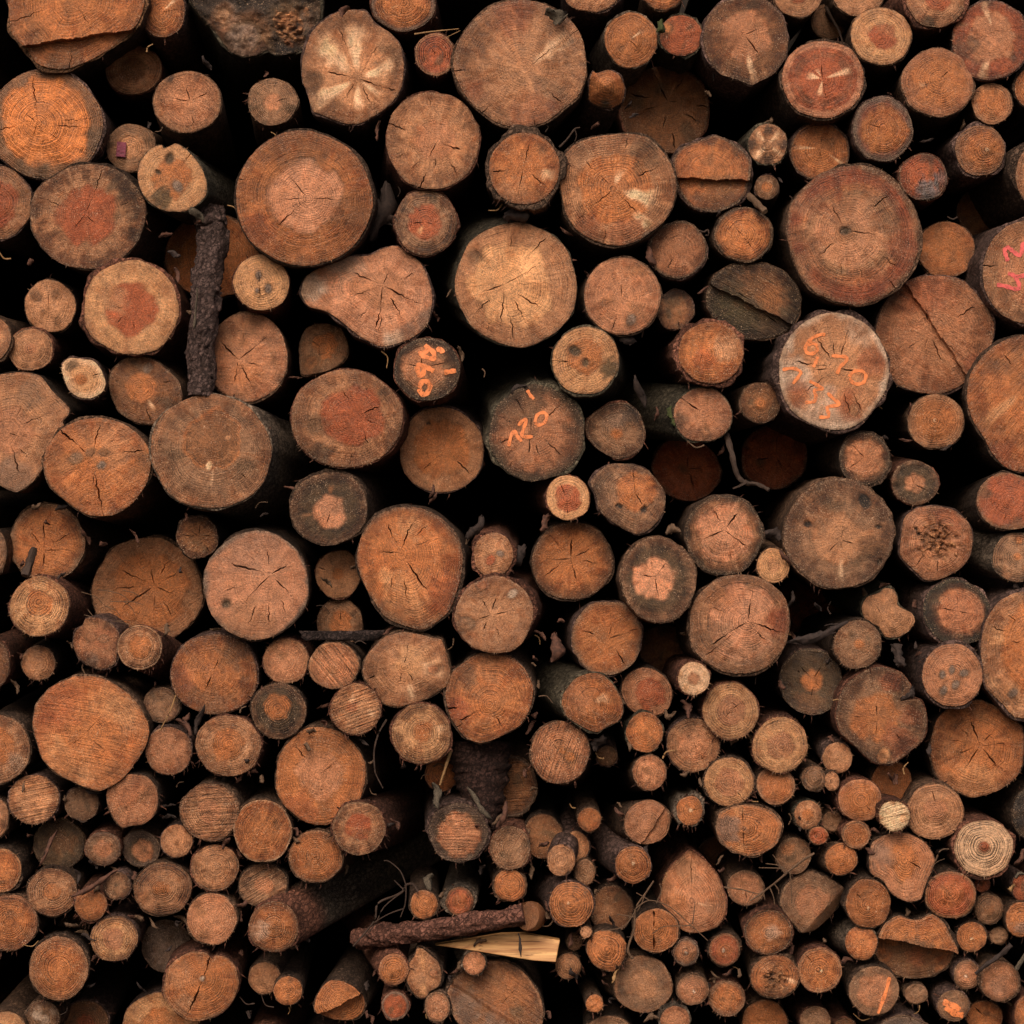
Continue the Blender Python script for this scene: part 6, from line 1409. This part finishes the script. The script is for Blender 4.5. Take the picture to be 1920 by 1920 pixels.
for i, (x, y) in enumerate(small):
    flake('small reddish-brown bark crumb caught between the logs', x + rs.uniform(-6, 6), y + rs.uniform(-6, 6), rs.uniform(12, 30), rs.uniform(5, 11), rs.uniform(-90, 90), rs.uniform(-.01, .05),
          rs.choice([M_FLAKE, M_FLAKE, M_FLAKE_D, M_TWIG]), 400 + i, group='bark crumbs caught between the logs')

occ = [(e['x'], e['y'], e['rx'], e['ry']) for e in LOGS if e['d'] < .12]
n_c = 0
while n_c < 230:
    x, y = rs.uniform(5, 1915), rs.uniform(1130, 1915) if rs.random() < .66 else rs.uniform(20, 1130)
    m = min(max(abs(x - a) / rx, abs(y - b_) / ry, (((x - a) / rx) ** 2 + ((y - b_) / ry) ** 2) ** .5) for a, b_, rx, ry in occ)
    if not 1.02 < m < 1.6:
        continue
    n_c += 1
    if n_c % 4 == 0:
        a_ = rs.uniform(0, 6.28); l_ = rs.uniform(12, 34)
        twig('hair-thin broken rootlet poking out of a gap between the logs', [(x, y), (x + l_ * .5 * math.cos(a_), y + l_ * .5 * math.sin(a_)), (x + l_ * math.cos(a_ + .5), y + l_ * math.sin(a_ + .5))], rs.uniform(.9, 1.8), rs.uniform(-.03, .06),
             rs.choice([M_TWIG, M_TWIG_D, M_NEEDLE]), group='rootlets in the gaps between the logs', seed=900 + n_c, name='rootlet', cat='rootlet')
    else:
        flake('small reddish-brown bark crumb caught between the logs', x, y, rs.uniform(10, 30), rs.uniform(4, 11), rs.uniform(-90, 90), rs.uniform(-.01, .08),
              rs.choice([M_FLAKE, M_FLAKE, M_FLAKE_D, M_TWIG]), 1000 + n_c, group='bark crumbs caught between the logs')

# ------------------------------------------------------------------ the pile goes on past the picture
rb = random.Random(9)
placed = [(e['x'], e['y'], max(e['rx'], e['ry'])) for e in LOGS]
ring = []
tries = 0
while tries < 9000:
    tries += 1
    R = rb.choice([70, 90, 105, 120, 60, 45])
    x = rb.uniform(-260, 2180); y = rb.uniform(-260, 2080)
    if -R - 14 < x < 1920 + R + 14 and -R - 14 < y < 1920 + R + 14:
        continue
    if any((x - a) ** 2 + (y - b) ** 2 < (R + c + 1) ** 2 for a, b, c in placed):
        continue
    placed.append((x, y, R)); ring.append((x, y, R))
for i, (x, y, R) in enumerate(ring):
    e = dict(x=x, y=y, rx=R, ry=R * rb.uniform(.93, 1.05), d=rb.uniform(-.05, .1), pal=rb.choice('TPOTOG'),
             label='log of the same pile stacked beyond the edge of the view', h=(rb.uniform(.4, .7), rb.choice('OPR')), b=(0, 0))
    build_log(e, 700 + i)
